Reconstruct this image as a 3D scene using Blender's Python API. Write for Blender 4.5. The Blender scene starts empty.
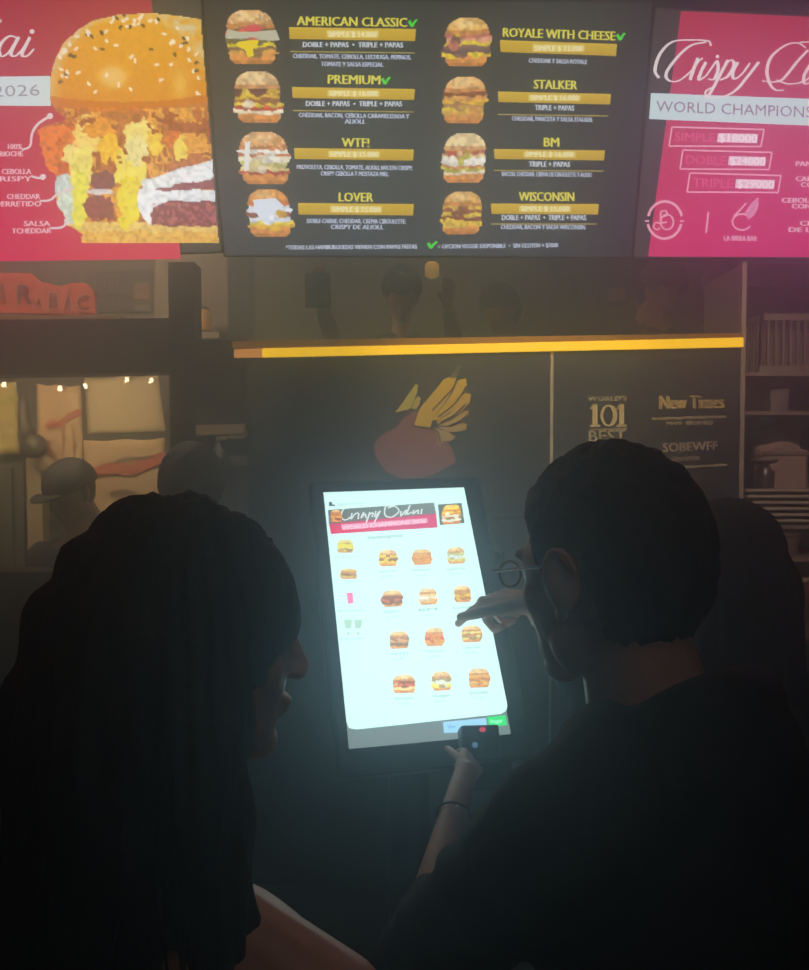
import bpy, bmesh, math, random
import numpy as np
from mathutils import Vector, Matrix, Euler

random.seed(7)
SC = bpy.context.scene
COL = SC.collection
PI = math.pi

# ------------------------------------------------------------------ camera
F = 867.0
PITCH = math.radians(2.3)
CAM = Vector((0, 0, 1.65))
cd = bpy.data.cameras.new('camera')
cam = bpy.data.objects.new('camera', cd)
COL.objects.link(cam)
cam.location = CAM
cam.rotation_euler = (math.radians(90) - PITCH, 0, 0)
cd.sensor_fit = 'HORIZONTAL'
cd.sensor_width = 36
cd.lens = 36 * F / 809
cd.clip_start = 0.02
SC.camera = cam

# ------------------------------------------------------------------ world, exposure
KIOSK_S = 1.85         # brightness of the touchscreen
MENU_S = 1.8           # brightness of the overhead screens
HAZE_D, HAZE_G = 0.31, 0.84

w = bpy.data.worlds.new('world')
SC.world = w
w.use_nodes = True
w.node_tree.nodes['Background'].inputs[0].default_value = (0.30, 0.26, 0.22, 1)
w.node_tree.nodes['Background'].inputs[1].default_value = 0.0
# thin haze added through the room, standing in for lens glare around the screens
vs_ = w.node_tree.nodes.new('ShaderNodeVolumeScatter')
vs_.inputs['Color'].default_value = (0.60, 0.81, 1.0, 1)
vs_.inputs['Density'].default_value = HAZE_D
vs_.inputs['Anisotropy'].default_value = HAZE_G
va_ = w.node_tree.nodes.new('ShaderNodeVolumeAbsorption')
va_.inputs['Color'].default_value = vs_.inputs['Color'].default_value
va_.inputs['Density'].default_value = HAZE_D
ad_ = w.node_tree.nodes.new('ShaderNodeAddShader')
w.node_tree.links.new(vs_.outputs[0], ad_.inputs[0])
w.node_tree.links.new(va_.outputs[0], ad_.inputs[1])
w.node_tree.links.new(ad_.outputs[0], w.node_tree.nodes['World Output'].inputs['Volume'])
SC.view_settings.view_transform = 'Standard'
SC.view_settings.look = 'None'
SC.view_settings.exposure = 0
SC.view_settings.gamma = 1
SC.view_settings.use_curve_mapping = False
SC.cycles.use_denoising = True
SC.cycles.max_bounces = 6
SC.cycles.volume_bounces = 1
SC.cycles.sample_clamp_indirect = 4

FWD = Vector((0, math.cos(PITCH), -math.sin(PITCH)))
UPV = Vector((0, math.sin(PITCH), math.cos(PITCH)))
RGT = Vector((1, 0, 0))


def area(name, loc, target, size, power, col, sy=None):
    l = bpy.data.lights.new(name, 'AREA')
    l.energy = power
    l.color = col
    l.size = size
    if sy:
        l.shape = 'RECTANGLE'
        l.size_y = sy
    o = bpy.data.objects.new(name, l)
    COL.objects.link(o)
    o.location = loc
    o.rotation_euler = (Vector(target) - Vector(loc)).to_track_quat('-Z', 'Y').to_euler()
    return o


# kitchen downlights (on the ceiling behind the serving counter) and a dim room light
area('kitchen_light', (-1.6, 3.75, 3.12), (-1.75, 4.4, 1.4), 0.5, 34, (1.0, 0.76, 0.46))
area('kitchen_light', (0.2, 3.75, 3.12), (0.2, 4.1, 1.5), 0.5, 6, (1.0, 0.72, 0.45))
area('added_sheet_light', (-1.75, 3.70, 2.0), (-1.75, 4.35, 1.75), 1.3, 13, (1.0, 0.78, 0.5), .05)  # unseen strip light added behind the lintel to brighten the hanging sheets
area('room_light', (0.5, -0.6, 3.1), (0.3, 1.2, 1.2), 0.8, 2.0, (1.0, 0.85, 0.75))


def spot(name, loc, target, power, col, deg, blend=.6, r=.05):
    l = bpy.data.lights.new(name, 'SPOT')
    l.energy = power
    l.color = col
    l.spot_size = math.radians(deg)
    l.spot_blend = blend
    l.shadow_soft_size = r
    o = bpy.data.objects.new(name, l)
    COL.objects.link(o)
    o.location = loc
    o.rotation_euler = (Vector(target) - Vector(loc)).to_track_quat('-Z', 'Y').to_euler()
    return o


# unseen spotlight added to brighten the front of the serving counter
spot('added_counter_spot', (0.35, 1.3, 3.15), (0.40, 3.1, 1.85), 430, (1.0, 0.8, 0.55), 34)


spot('added_shelf_spot', (1.0, 1.4, 3.15), (1.50, 3.35, 1.65), 200, (1.0, 0.72, 0.58), 30)  # unseen spot added to brighten the shelving at the right
spot('added_column_spot', (-.1, 1.4, 3.15), (-.70, 3.38, 1.68), 190, (1.0, 0.78, 0.55), 12)  # unseen spot added for the otherwise unlit ledges on the column
# small unseen spot added to warm the shoulder of the person at the left
spot('added_shoulder_spot', (0.35, 0.2, 3.1), (0.0, 0.75, 1.15), 7, (1.0, 0.72, 0.5), 22)


# ------------------------------------------------------------------ helpers
def at(px, py, d):
    return CAM + RGT * ((px - 404.5) / F * d) - UPV * ((py - 485) / F * d) + FWD * d


def c2w(v):
    return (RGT * v[0] - UPV * v[1] + FWD * v[2])


class Plane:
    def __init__(s, px, py, d, u, v):
        s.o = at(px, py, d)
        s.u = Vector(u).normalized()
        v = Vector(v)
        s.v = (v - s.u * v.dot(s.u)).normalized()
        s.n = s.v.cross(s.u).normalized()
        if s.n.dot(CAM - s.o) < 0:
            s.n = -s.n

    def hit(s, px, py, off=0.0):
        d = RGT * ((px - 404.5) / F) - UPV * ((py - 485) / F) + FWD
        t = (s.o + s.n * off - CAM).dot(s.n) / d.dot(s.n)
        return CAM + d * t


def wallplane(px, py, d, yaw):
    """upright plane; yaw > 0: its right end is nearer"""
    a = math.radians(yaw)
    return Plane(px, py, d, (math.cos(a), -math.sin(a), 0), (0, 0, -1))


def lin(c, k=1.0):
    out = []
    for x in c[:3]:
        x = x / 255.0
        out.append((x / 12.92 if x <= 0.04045 else ((x + 0.055) / 1.055) ** 2.4) * k)
    return tuple(out)


MATS = {}


def mat(name, rgb, rough=0.6, metal=0.0, noise=0.0, scale=20, emit=None, es=0.0, bump=0.0, sheen=0.0):
    if name in MATS:
        return MATS[name]
    m = bpy.data.materials.new(name)
    m.use_nodes = True
    nt = m.node_tree
    b = nt.nodes['Principled BSDF']
    c = lin(rgb)
    b.inputs['Base Color'].default_value = (*c, 1)
    b.inputs['Roughness'].default_value = rough
    b.inputs['Metallic'].default_value = metal
    if sheen:
        b.inputs['Sheen Weight'].default_value = sheen
    if noise or bump:
        tc = nt.nodes.new('ShaderNodeTexCoord')
        n = nt.nodes.new('ShaderNodeTexNoise')
        n.inputs['Scale'].default_value = scale
        n.inputs['Detail'].default_value = 5
        nt.links.new(tc.outputs['Object'], n.inputs['Vector'])
        if noise:
            r = nt.nodes.new('ShaderNodeValToRGB')
            r.color_ramp.elements[0].position = 0.3
            r.color_ramp.elements[1].position = 0.7
            r.color_ramp.elements[0].color = (*[x * (1 - noise) for x in c], 1)
            r.color_ramp.elements[1].color = (*[min(1, x * (1 + noise)) for x in c], 1)
            nt.links.new(n.outputs['Fac'], r.inputs['Fac'])
            nt.links.new(r.outputs['Color'], b.inputs['Base Color'])
        if bump:
            bp = nt.nodes.new('ShaderNodeBump')
            bp.inputs['Strength'].default_value = bump
            bp.inputs['Distance'].default_value = 0.01
            nt.links.new(n.outputs['Fac'], bp.inputs['Height'])
            nt.links.new(bp.outputs['Normal'], b.inputs['Normal'])
    if emit:
        b.inputs['Emission Color'].default_value = (*lin(emit), 1)
        b.inputs['Emission Strength'].default_value = es
    MATS[name] = m
    return m


def emat(name, strength, sample=True):
    """screen pixels: emission whose colour is the picture shown on the screen"""
    m = bpy.data.materials.new(name)
    m.use_nodes = True
    nt = m.node_tree
    b = nt.nodes['Principled BSDF']
    b.inputs['Base Color'].default_value = (0.01, 0.01, 0.01, 1)
    b.inputs['Roughness'].default_value = 0.35
    a = nt.nodes.new('ShaderNodeAttribute')
    a.attribute_name = 'Col'
    nt.links.new(a.outputs['Color'], b.inputs['Emission Color'])
    b.inputs['Emission Strength'].default_value = strength
    m.cycles.emission_sampling = 'AUTO' if sample else 'NONE'
    return m


def printmat(name, rough=0.7):
    """ink or paint: base colour read from the printed artwork"""
    m = bpy.data.materials.new(name)
    m.use_nodes = True
    nt = m.node_tree
    b = nt.nodes['Principled BSDF']
    b.inputs['Roughness'].default_value = rough
    a = nt.nodes.new('ShaderNodeAttribute')
    a.attribute_name = 'Col'
    nt.links.new(a.outputs['Color'], b.inputs['Base Color'])
    return m


def setp(o, label=None, cat=None, group=None, kind=None):
    if label:
        o['label'] = label
    if cat:
        o['category'] = cat
    if group:
        o['group'] = group
    if kind:
        o['kind'] = kind
    return o


def empty(name, loc, label, cat, group=None):
    o = bpy.data.objects.new(name, None)
    COL.objects.link(o)
    o.location = loc
    o.empty_display_size = 0.05
    return setp(o, label, cat, group)


def wloc(p):
    v = Vector((0, 0, 0))
    while p is not None:
        v += p.location
        p = p.parent
    return v


class MB:
    """collects geometry in WORLD coordinates"""

    def __init__(s):
        s.v, s.f = [], []

    def add(s, vs, fs):
        n = len(s.v)
        s.v += [tuple(x) for x in vs]
        s.f += [tuple(i + n for i in f) for f in fs]
        return s

    def box(s, x0, x1, y0, y1, z0, z1):
        vs = [(x, y, z) for z in (z0, z1) for y in (y0, y1) for x in (x0, x1)]
        return s.add(vs, [(0, 2, 3, 1), (4, 5, 7, 6), (0, 1, 5, 4), (1, 3, 7, 5), (3, 2, 6, 7), (2, 0, 4, 6)])

    def prism(s, pts, vec):
        """front polygon pts (world), extruded by vec"""
        vec = Vector(vec)
        n = len(pts)
        vs = [Vector(p) for p in pts] + [Vector(p) + vec for p in pts]
        fs = [tuple(range(n)), tuple(range(2 * n - 1, n - 1, -1))]
        fs += [(i, (i + 1) % n, (i + 1) % n + n, i + n)[::-1] for i in range(n)]
        return s.add(vs, fs)

    def tube(s, pts, rad, seg=10, caps=True):
        pts = [Vector(p) for p in pts]
        if not hasattr(rad, '__len__'):
            rad = [rad] * len(pts)
        rings = []
        t0 = (pts[1] - pts[0]).normalized()
        up = Vector((0, 0, 1)) if abs(t0.z) < 0.9 else Vector((1, 0, 0))
        a = t0.cross(up).normalized()
        for i, p in enumerate(pts):
            t = (pts[min(i + 1, len(pts) - 1)] - pts[max(i - 1, 0)])
            t = t.normalized() if t.length > 1e-9 else t0
            a = (a - t * a.dot(t))
            a = a.normalized() if a.length > 1e-6 else t.orthogonal().normalized()
            b = t.cross(a)
            rings.append([p + (a * math.cos(2 * PI * k / seg) + b * math.sin(2 * PI * k / seg)) * rad[i] for k in range(seg)])
        vs = [q for r in rings for q in r]
        fs = []
        for i in range(len(pts) - 1):
            for k in range(seg):
                k2 = (k + 1) % seg
                fs.append((i * seg + k, i * seg + k2, (i + 1) * seg + k2, (i + 1) * seg + k))
        if caps:
            fs.append(tuple(range(seg))[::-1])
            fs.append(tuple((len(pts) - 1) * seg + k for k in range(seg)))
        return s.add(vs, fs)

    def lathe(s, base, prof, seg=24):
        vs, fs = [], []
        for r, z in prof:
            for k in range(seg):
                a = 2 * PI * k / seg
                vs.append((base[0] + r * math.cos(a), base[1] + r * math.sin(a), base[2] + z))
        for i in range(len(prof) - 1):
            for k in range(seg):
                k2 = (k + 1) % seg
                fs.append((i * seg + k, i * seg + k2, (i + 1) * seg + k2, (i + 1) * seg + k))
        fs.append(tuple(range(seg))[::-1])
        fs.append(tuple((len(prof) - 1) * seg + k for k in range(seg)))
        return s.add(vs, fs)

    def sphere(s, c, r, M=None, u=16, v=10):
        if not hasattr(r, '__len__'):
            r = (r, r, r)
        vs, fs = [], []
        c = Vector(c)
        for j in range(1, v):
            th = PI * j / v
            for i in range(u):
                ph = 2 * PI * i / u
                p = Vector((r[0] * math.sin(th) * math.cos(ph), r[1] * math.sin(th) * math.sin(ph), r[2] * math.cos(th)))
                if M is not None:
                    p = M @ p
                vs.append(c + p)
        top, bot = Vector((0, 0, r[2])), Vector((0, 0, -r[2]))
        if M is not None:
            top, bot = M @ top, M @ bot
        vs += [c + top, c + bot]
        for j in range(v - 2):
            for i in range(u):
                i2 = (i + 1) % u
                fs.append((j * u + i, (j + 1) * u + i, (j + 1) * u + i2, j * u + i2))
        nt, nb = (v - 1) * u, (v - 1) * u + 1
        for i in range(u):
            i2 = (i + 1) % u
            fs.append((nt, i, i2))
            fs.append((nb, (v - 2) * u + i2, (v - 2) * u + i))
        return s.add(vs, fs)

    def cap(s, p0, r0, p1, r1, seg=14):
        p0, p1 = Vector(p0), Vector(p1)
        s.tube([p0, p1], [r0, r1], seg)
        s.sphere(p0, r0 * 1.0, u=seg, v=8)
        s.sphere(p1, r1 * 1.0, u=seg, v=8)
        return s

    def build(s, name, m, parent=None, smooth=False, bevel=0.0, loc=None):
        me = bpy.data.meshes.new(name)
        off = wloc(parent) if parent is not None else Vector(loc or (0, 0, 0))
        me.from_pydata([tuple(Vector(v) - off) for v in s.v], [], s.f)
        me.validate()
        bm = bmesh.new()
        bm.from_mesh(me)
        bmesh.ops.recalc_face_normals(bm, faces=bm.faces)
        bm.to_mesh(me)
        bm.free()
        if smooth:
            me.polygons.foreach_set('use_smooth', [True] * len(me.polygons))
        me.materials.append(m)
        o = bpy.data.objects.new(name, me)
        COL.objects.link(o)
        if parent is not None:
            o.parent = parent
        else:
            o.location = off
        if bevel:
            b = o.modifiers.new('bevel', 'BEVEL')
            b.width = bevel
            b.segments = 2
            b.limit_method = 'ANGLE'
        return o

    def fuse(s, name, m, parent=None, voxel=0.004, it=6, loc=None, bump=None, seed=0):
        """union of all pieces as one continuous smooth surface"""
        me = bpy.data.meshes.new('tmp')
        me.from_pydata(s.v, [], s.f)
        t = bpy.data.objects.new('tmp', me)
        COL.objects.link(t)
        r = t.modifiers.new('r', 'REMESH')
        r.mode = 'VOXEL'
        r.voxel_size = voxel
        if it:
            q = t.modifiers.new('s', 'SMOOTH')
            q.iterations = it
            q.factor = 0.5
        dg = bpy.context.evaluated_depsgraph_get()
        nm = bpy.data.meshes.new_from_object(t.evaluated_get(dg))
        bpy.data.objects.remove(t)
        bpy.data.meshes.remove(me)
        off = wloc(parent) if parent is not None else Vector(loc or (0, 0, 0))
        n = len(nm.vertices)
        co = np.empty(n * 3)
        nm.vertices.foreach_get('co', co)
        co = co.reshape(-1, 3)
        if bump:
            no = np.empty(n * 3)
            nm.vertices.foreach_get('normal', no)
            no = no.reshape(-1, 3)
            co += no * bump(co)[:, None]
        co -= np.array(off)
        nm.vertices.foreach_set('co', co.ravel())
        nm.polygons.foreach_set('use_smooth', [True] * len(nm.polygons))
        nm.materials.clear()
        nm.materials.append(m)
        nm.name = name
        o = bpy.data.objects.new(name, nm)
        COL.objects.link(o)
        if parent is not None:
            o.parent = parent
        else:
            o.location = off
        return o


# ------------------------------------------------------------------ 2-D noise for the pictures on the screens
_L = {}


def vn(x, y, seed=0):
    if seed not in _L:
        _L[seed] = np.random.RandomState(seed).rand(64, 64)
    g = _L[seed]
    xi, yi = np.floor(x).astype(int), np.floor(y).astype(int)
    fx, fy = x - xi, y - yi
    fx, fy = fx * fx * (3 - 2 * fx), fy * fy * (3 - 2 * fy)
    a, b = g[yi % 64, xi % 64], g[yi % 64, (xi + 1) % 64]
    c, d = g[(yi + 1) % 64, xi % 64], g[(yi + 1) % 64, (xi + 1) % 64]
    return (a * (1 - fx) + b * fx) * (1 - fy) + (c * (1 - fx) + d * fx) * fy


_TX = {}


def textgeo(s, bold=0.0):
    """triangles of a line of lettering, normalised to x 0..1, y 0..cap height 1"""
    k = (s, bold)
    if k in _TX:
        return _TX[k]
    cu = bpy.data.curves.new('t', 'FONT')
    cu.body = s
    cu.offset = 0.0
    cu.resolution_u = 2
    cu.fill_mode = 'FRONT'
    o = bpy.data.objects.new('t', cu)
    COL.objects.link(o)
    dg = bpy.context.evaluated_depsgraph_get()
    me = bpy.data.meshes.new_from_object(o.evaluated_get(dg))
    vs = np.array([(v.co.x, v.co.y) for v in me.vertices])
    fs = [tuple(p.vertices) for p in me.polygons]
    bpy.data.objects.remove(o)
    bpy.data.meshes.remove(me)
    bpy.data.curves.remove(cu)
    if len(vs) == 0:
        vs = np.zeros((0, 2))
    else:
        vs[:, 0] -= vs[:, 0].min()
        vs[:, 0] /= max(vs[:, 0].max(), 1e-6)
        vs[:, 1] /= 0.70
    _TX[k] = (vs, fs)
    return _TX[k]


class Art:
    """flat artwork on a plane, its points given where the photograph shows them"""

    def __init__(s, plane, base=0.0):
        s.P, s.v, s.f, s.c = plane, [], [], []
        s.z = base

    def up(s, k=1):
        s.z += 0.00035 * k

    def mesh(s, pts, faces, cols, percorner=False):
        n = len(s.v)
        s.v += [s.P.hit(x, y, s.z) for x, y in pts]
        for f in faces:
            s.f.append(tuple(i + n for i in f))
            for i in f:
                s.c.append(cols[i] if percorner else cols)

    def poly(s, pts, c):
        s.mesh(pts, [tuple(range(len(pts)))], lin(c))

    def quad2(s, pts, cols):
        s.mesh(pts, [(0, 1, 2, 3)], [lin(c) for c in cols], True)

    def line(s, a, b, wd, c):
        dx, dy = b[0] - a[0], b[1] - a[1]
        L = math.hypot(dx, dy)
        nx, ny = -dy / L * wd / 2, dx / L * wd / 2
        s.poly([(a[0] + nx, a[1] + ny), (b[0] + nx, b[1] + ny), (b[0] - nx, b[1] - ny), (a[0] - nx, a[1] - ny)], c)

    def path(s, pts, w0, c, w1=None, wf=None, closed=False):
        """brush stroke through pts (smoothed)"""
        P = [Vector((x, y)) for x, y in pts]
        if closed:
            P = [P[-1]] + P + [P[0], P[1]]
        else:
            P = [P[0] * 2 - P[1]] + P + [P[-1] * 2 - P[-2]]
        q = []
        for i in range(1, len(P) - 2):
            for k in range(6):
                t = k / 6
                a, b, c_, d = P[i - 1], P[i], P[i + 1], P[i + 2]
                q.append(0.5 * ((2 * b) + (c_ - a) * t + (2 * a - 5 * b + 4 * c_ - d) * t * t + (3 * b - a - 3 * c_ + d) * t ** 3))
        q.append(P[-2])
        vs = []
        for i, p in enumerate(q):
            t = q[min(i + 1, len(q) - 1)] - q[max(i - 1, 0)]
            if t.length < 1e-9:
                t = Vector((1, 0))
            t.normalize()
            wd = w0 if w1 is None else w0 + (w1 - w0) * i / (len(q) - 1)
            if wf:
                wd = w0 + (wf - w0) * abs(t.y) ** 1.5 * (1 if t.y > 0 else 0.35)
            n = Vector((-t.y, t.x)) * wd / 2
            vs += [(p.x + n.x, p.y + n.y), (p.x - n.x, p.y - n.y)]
        s.mesh(vs, [(2 * i, 2 * i + 2, 2 * i + 3, 2 * i + 1) for i in range(len(q) - 1)], lin(c))

    def disc(s, x, y, rx, ry, c, n=16):
        s.poly([(x + rx * math.cos(2 * PI * k / n), y + ry * math.sin(2 * PI * k / n)) for k in range(n)], c)

    def text(s, t, x0, y0, x1, y1, h, c, bold=0.02, slant=0.0):
        """baseline from (x0,y0) to (x1,y1), capital height h px"""
        vs, fs = textgeo(t, bold)
        dx, dy = x1 - x0, y1 - y0
        L = math.hypot(dx, dy)
        nx, ny = dy / L, -dx / L
        for sh in ((0,) if bold < .012 else (-bold * 10, bold * 10)):      # heavier lettering: a second, shifted stroke
            pts = [(x0 + sh + dx * a + (nx * b) * h + slant * b * h, y0 + dy * a + ny * b * h) for a, b in vs]
            if len(pts):
                s.mesh(pts, fs, lin(c))
                s.up(.3)

    def raster(s, x0, y0, x1, y1, img, keyx=0.0, slope=0.0):
        """img: HxWx4 (sRGB 0..255, alpha 0..1), cell corners"""
        H, W = img.shape[:2]
        idx = -np.ones((H, W), int)
        n = len(s.v)
        a = img[..., 3] > 0.35
        need = np.zeros((H, W), bool)
        cell = a[:-1, :-1] & a[1:, :-1] & a[:-1, 1:] & a[1:, 1:]
        need[:-1, :-1] |= cell
        need[1:, :-1] |= cell
        need[:-1, 1:] |= cell
        need[1:, 1:] |= cell
        k = 0
        cols = []
        for j in range(H):
            v = j / (H - 1)
            for i in range(W):
                if need[j, i]:
                    u = i / (W - 1)
                    s.v.append(s.P.hit(x0 + (x1 - x0) * u + keyx * (v - 0.5), y0 + (y1 - y0) * v + slope * (u - 0.5), s.z))
                    cols.append(lin(np.clip(img[j, i, :3], 0, 255)))
                    idx[j, i] = k
                    k += 1
        for j in range(H - 1):
            for i in range(W - 1):
                if cell[j, i]:
                    q = (idx[j, i], idx[j + 1, i], idx[j + 1, i + 1], idx[j, i + 1])
                    s.f.append(tuple(n + t for t in q))
                    s.c += [cols[t] for t in q]

    def build(s, name, m, parent):
        me = bpy.data.meshes.new(name)
        off = wloc(parent)
        me.from_pydata([tuple(v - off) for v in s.v], [], s.f)
        ca = me.color_attributes.new('Col', 'FLOAT_COLOR', 'CORNER')
        arr = np.ones((len(s.c), 4))
        arr[:, :3] = np.array(s.c)
        ca.data.foreach_set('color', arr.ravel())
        # faces look towards the viewer's side of the plane
        me.materials.append(m)
        o = bpy.data.objects.new(name, me)
        COL.objects.link(o)
        o.parent = parent
        return o


# ------------------------------------------------------------------ pictures of burgers
def blend(img, mask, c):
    m = np.clip(mask, 0, 1)[..., None]
    img[..., :3] = img[..., :3] * (1 - m) + np.array(c, float) * m


def burger_img(seed, fills, top=(228, 160, 80), bot=(215, 140, 70), res=40, topfrac=-0.32, botfrac=0.62, seeds=False, pale=1.0):
    n = res
    Y, X = np.meshgrid(np.linspace(-1, 1, n), np.linspace(-1, 1, n), indexing='ij')
    nz = vn(X * 3.1 + 9, Y * 3.1 + 5, seed) - 0.5
    nf = vn(X * 8 + 30, Y * 8 + 30, seed + 1) - 0.5
    img = np.zeros((n, n, 4))
    hw = np.where(Y < topfrac, 0.86 * np.sqrt(np.clip(1 - ((Y - topfrac) / (1 + topfrac)) ** 2, 0, 1)) ** 0.8,
                  np.where(Y > botfrac, 0.84 * np.sqrt(np.clip(1 - ((Y - botfrac) / (1.12 - botfrac)) ** 2, 0, 1)) ** 0.7,
                           0.9 + 0.22 * nz + 0.12 * nf))
    a = (np.abs(X) < hw) & (np.abs(Y) < 0.99)
    img[..., 3] = a
    img[..., :3] = bot
    yy = Y + 0.16 * nz + 0.10 * nf
    k = len(fills)
    for i, c in enumerate(fills):
        y0 = topfrac + (botfrac - topfrac) * i / k
        y1 = topfrac + (botfrac - topfrac) * (i + 1) / k
        blend(img, ((yy >= y0) & (yy < y1)) * 1.0, c)
    # drips and lumps
    for q in range(5):
        c = fills[(q * 2 + seed) % k]
        cx, cy = random.uniform(-0.6, 0.6), random.uniform(topfrac + 0.1, botfrac)
        d = ((X - cx) / random.uniform(0.12, 0.3)) ** 2 + ((Y - cy) / random.uniform(0.1, 0.22)) ** 2 + nf
        blend(img, (d < 1) * 0.9, c)
    yt = Y + 0.05 * nz
    t = (yt < topfrac)
    blend(img, t * 1.0, top)
    hl = np.exp(-(((X + 0.15) / 0.5) ** 2 + ((Y + 0.72) / 0.2) ** 2))
    blend(img, t * hl * 0.55, (255, 230, 170))
    blend(img, (t & (yt > topfrac - 0.16)) * 0.45, (170, 90, 40))
    blend(img, (Y > botfrac + 0.2) * 0.3, (150, 80, 30))
    img[..., :3] *= (1 + 0.35 * nf)[..., None]
    if seeds:
        s = vn(X * 14, Y * 14, seed + 5)
        blend(img, (t & (s > 0.8)) * 0.7, (255, 240, 200))
    if pale != 1.0:
        img[..., :3] = img[..., :3] * pale + np.array((205, 240, 232)) * (1 - pale)
    return img


def big_burger():
    x0, y0, x1, y1 = 36, 8, 224, 248
    W, H = 150, 190
    X, Y = np.meshgrid(np.linspace(x0, x1, W), np.linspace(y0, y1, H))
    n1 = vn(X / 14, Y / 14, 11) - 0.5
    n2 = vn(X / 5.5, Y / 5.5, 12) - 0.5
    n3 = vn(X / 2.8, Y / 2.8, 13) - 0.5
    img = np.zeros((H, W, 4))
    # outline of the whole burger on the left, cut by the screen's edge on the right
    kx = [0, 14, 20, 30, 44, 60, 80, 100, 112, 118, 128, 150, 170, 176, 200, 225, 234, 243, 248]
    kl = [400, 118, 92, 76, 62, 54, 49, 49, 55, 66, 38, 40, 48, 56, 55, 68, 80, 82, 400]
    L = np.interp(Y, kx, kl) + 5 * n2 * (Y > 118) + 3 * n3 * (Y > 118)
    R = 201 + (Y - 15) * 0.081
    topc = 12 + ((X - 130) / 78) ** 2 * 8
    a = (X > L) & (X < R) & (Y > topc) & (Y < 244)
    img[..., 3] = a
    img[..., :3] = (200, 120, 50)
    # fillings, back to front
    blend(img, (Y > 108) * 1.0, (190, 105, 50))
    blend(img, ((Y > 108) & (n1 + n2 * 0.8 > 0.05)) * 0.9, (235, 165, 60))
    blend(img, ((Y > 112) & (Y < 172) & (n2 + n3 * 0.5 > 0.18)) * 0.85, (150, 65, 30))
    blend(img, ((X < 80) & (Y > 126) & (Y < 176)) * 0.85, (235, 120, 40))
    blend(img, ((X < 84) & (Y > 126) & (Y < 176) & (n2 > 0.12)) * 0.8, (190, 80, 35))

    def blob(cx, cy, rx, ry, c, wob=0.7, al=1.0):
        d = ((X - cx) / rx) ** 2 + ((Y - cy) / ry) ** 2 + wob * (n2 * 1.6 + n3 * 0.8)
        blend(img, (d < 1) * al, c)

    blob(88, 138, 14, 20, (250, 210, 110))
    blob(72, 155, 10, 9, (250, 225, 130))
    blob(100, 128, 16, 10, (232, 150, 40))
    blob(108, 148, 10, 14, (250, 190, 40))
    blob(125, 125, 8, 14, (190, 110, 50))
    blob(140, 135, 14, 16, (250, 222, 120))
    blob(156, 142, 9, 12, (250, 205, 60))
    blob(172, 138, 10, 9, (215, 110, 40))
    blob(181, 148, 7, 13, (252, 215, 90))
    blob(197, 143, 12, 12, (235, 160, 60))
    blob(190, 128, 20, 5, (170, 85, 45))
    # bottom bun
    blend(img, (Y > 222 - 2 * n2) * 1.0, (240, 200, 110))
    blend(img, (Y > 232 + 6 * n1) * 0.9, (238, 180, 80))
    # left side: pale sauce and cheese
    blob(64, 186, 9, 13, (205, 222, 215), 0.3)
    blob(70, 206, 13, 18, (210, 226, 205), 0.3)
    blob(82, 168, 11, 22, (245, 225, 110))
    blob(80, 200, 8, 30, (240, 232, 80), 0.5)
    # patties
    blob(104, 180, 13, 9, (130, 60, 75))
    blob(101, 207, 15, 14, (150, 72, 72))
    blob(100, 192, 14, 3, (225, 215, 215), 0.4)
    # centre cheese
    blob(130, 170, 15, 22, (250, 225, 90))
    blob(128, 200, 12, 26, (248, 222, 50))
    blob(136, 150, 12, 14, (245, 228, 150))
    # right: white sauce over patties
    d = Y - (168 + (210 - X) * 0.30 + 3 * n1)
    blend(img, ((X > 142 + 6 * n2) & (d > -8) & (d < 14) & (Y < 195)) * 1.0, (240, 240, 240))
    blend(img, ((X > 150) & (Y > 177 + (215 - X) * 0.22 + 4 * n2) & (Y < 189 + (215 - X) * 0.06 + 3 * n2)) * 1.0, (150, 75, 85))
    blend(img, ((X > 137 + 0.02 * (Y - 200) ** 2) & (Y > 190 + 4 * n1) & (Y < 224) & (X > 137)) * 1.0, (240, 242, 245))
    blend(img, ((X > 152 + 6 * n2) & (Y > 201 - 3 * n2 + np.clip(168 - X, 0, 20) * 0.5) & (Y < 226 + 3 * n2)) * 1.0, (145, 65, 75))
    blend(img, ((X > 152) & (Y > 203) & (Y < 226) & (n3 > 0.1)) * 0.6, (185, 105, 100))
    # top bun
    bun = (Y < 112 - ((X - 125) / 95) ** 2 * 10 + 2 * n1 + (X > 130) * -3)
    g = np.clip((Y - 15) / 95, 0, 1)[..., None]
    bc = np.array((236, 168, 30)) * (1 - g) + np.array((222, 140, 14)) * g
    m = (bun * 1.0)[..., None]
    img[..., :3] = img[..., :3] * (1 - m) + bc * m
    edge = np.clip(1 - (X - L) / 13, 0, 1)
    blend(img, bun * edge * 0.8, (225, 190, 130))
    d = np.sqrt(((X - 130) / 82) ** 2 + ((Y - 92) / 82) ** 2)
    blend(img, bun * np.clip((d - 0.86) * 7, 0, 1) * (Y < 70) * (0.6 + n2) * 0.9, (222, 205, 165))
    blend(img, bun * np.exp(-(((X - 113) / 15) ** 2 + ((Y - 77) / 12) ** 2) ** 2) * 0.75, (245, 205, 130))
    blend(img, bun * np.exp(-(((X - 180) / 7) ** 2 + ((Y - 85) / 14) ** 2)) * 0.5, (250, 215, 120))
    blend(img, (bun & (Y > 102 - ((X - 125) / 95) ** 2 * 10)) * 0.6, (200, 95, 20))
    rs = np.random.RandomState(3)
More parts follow.
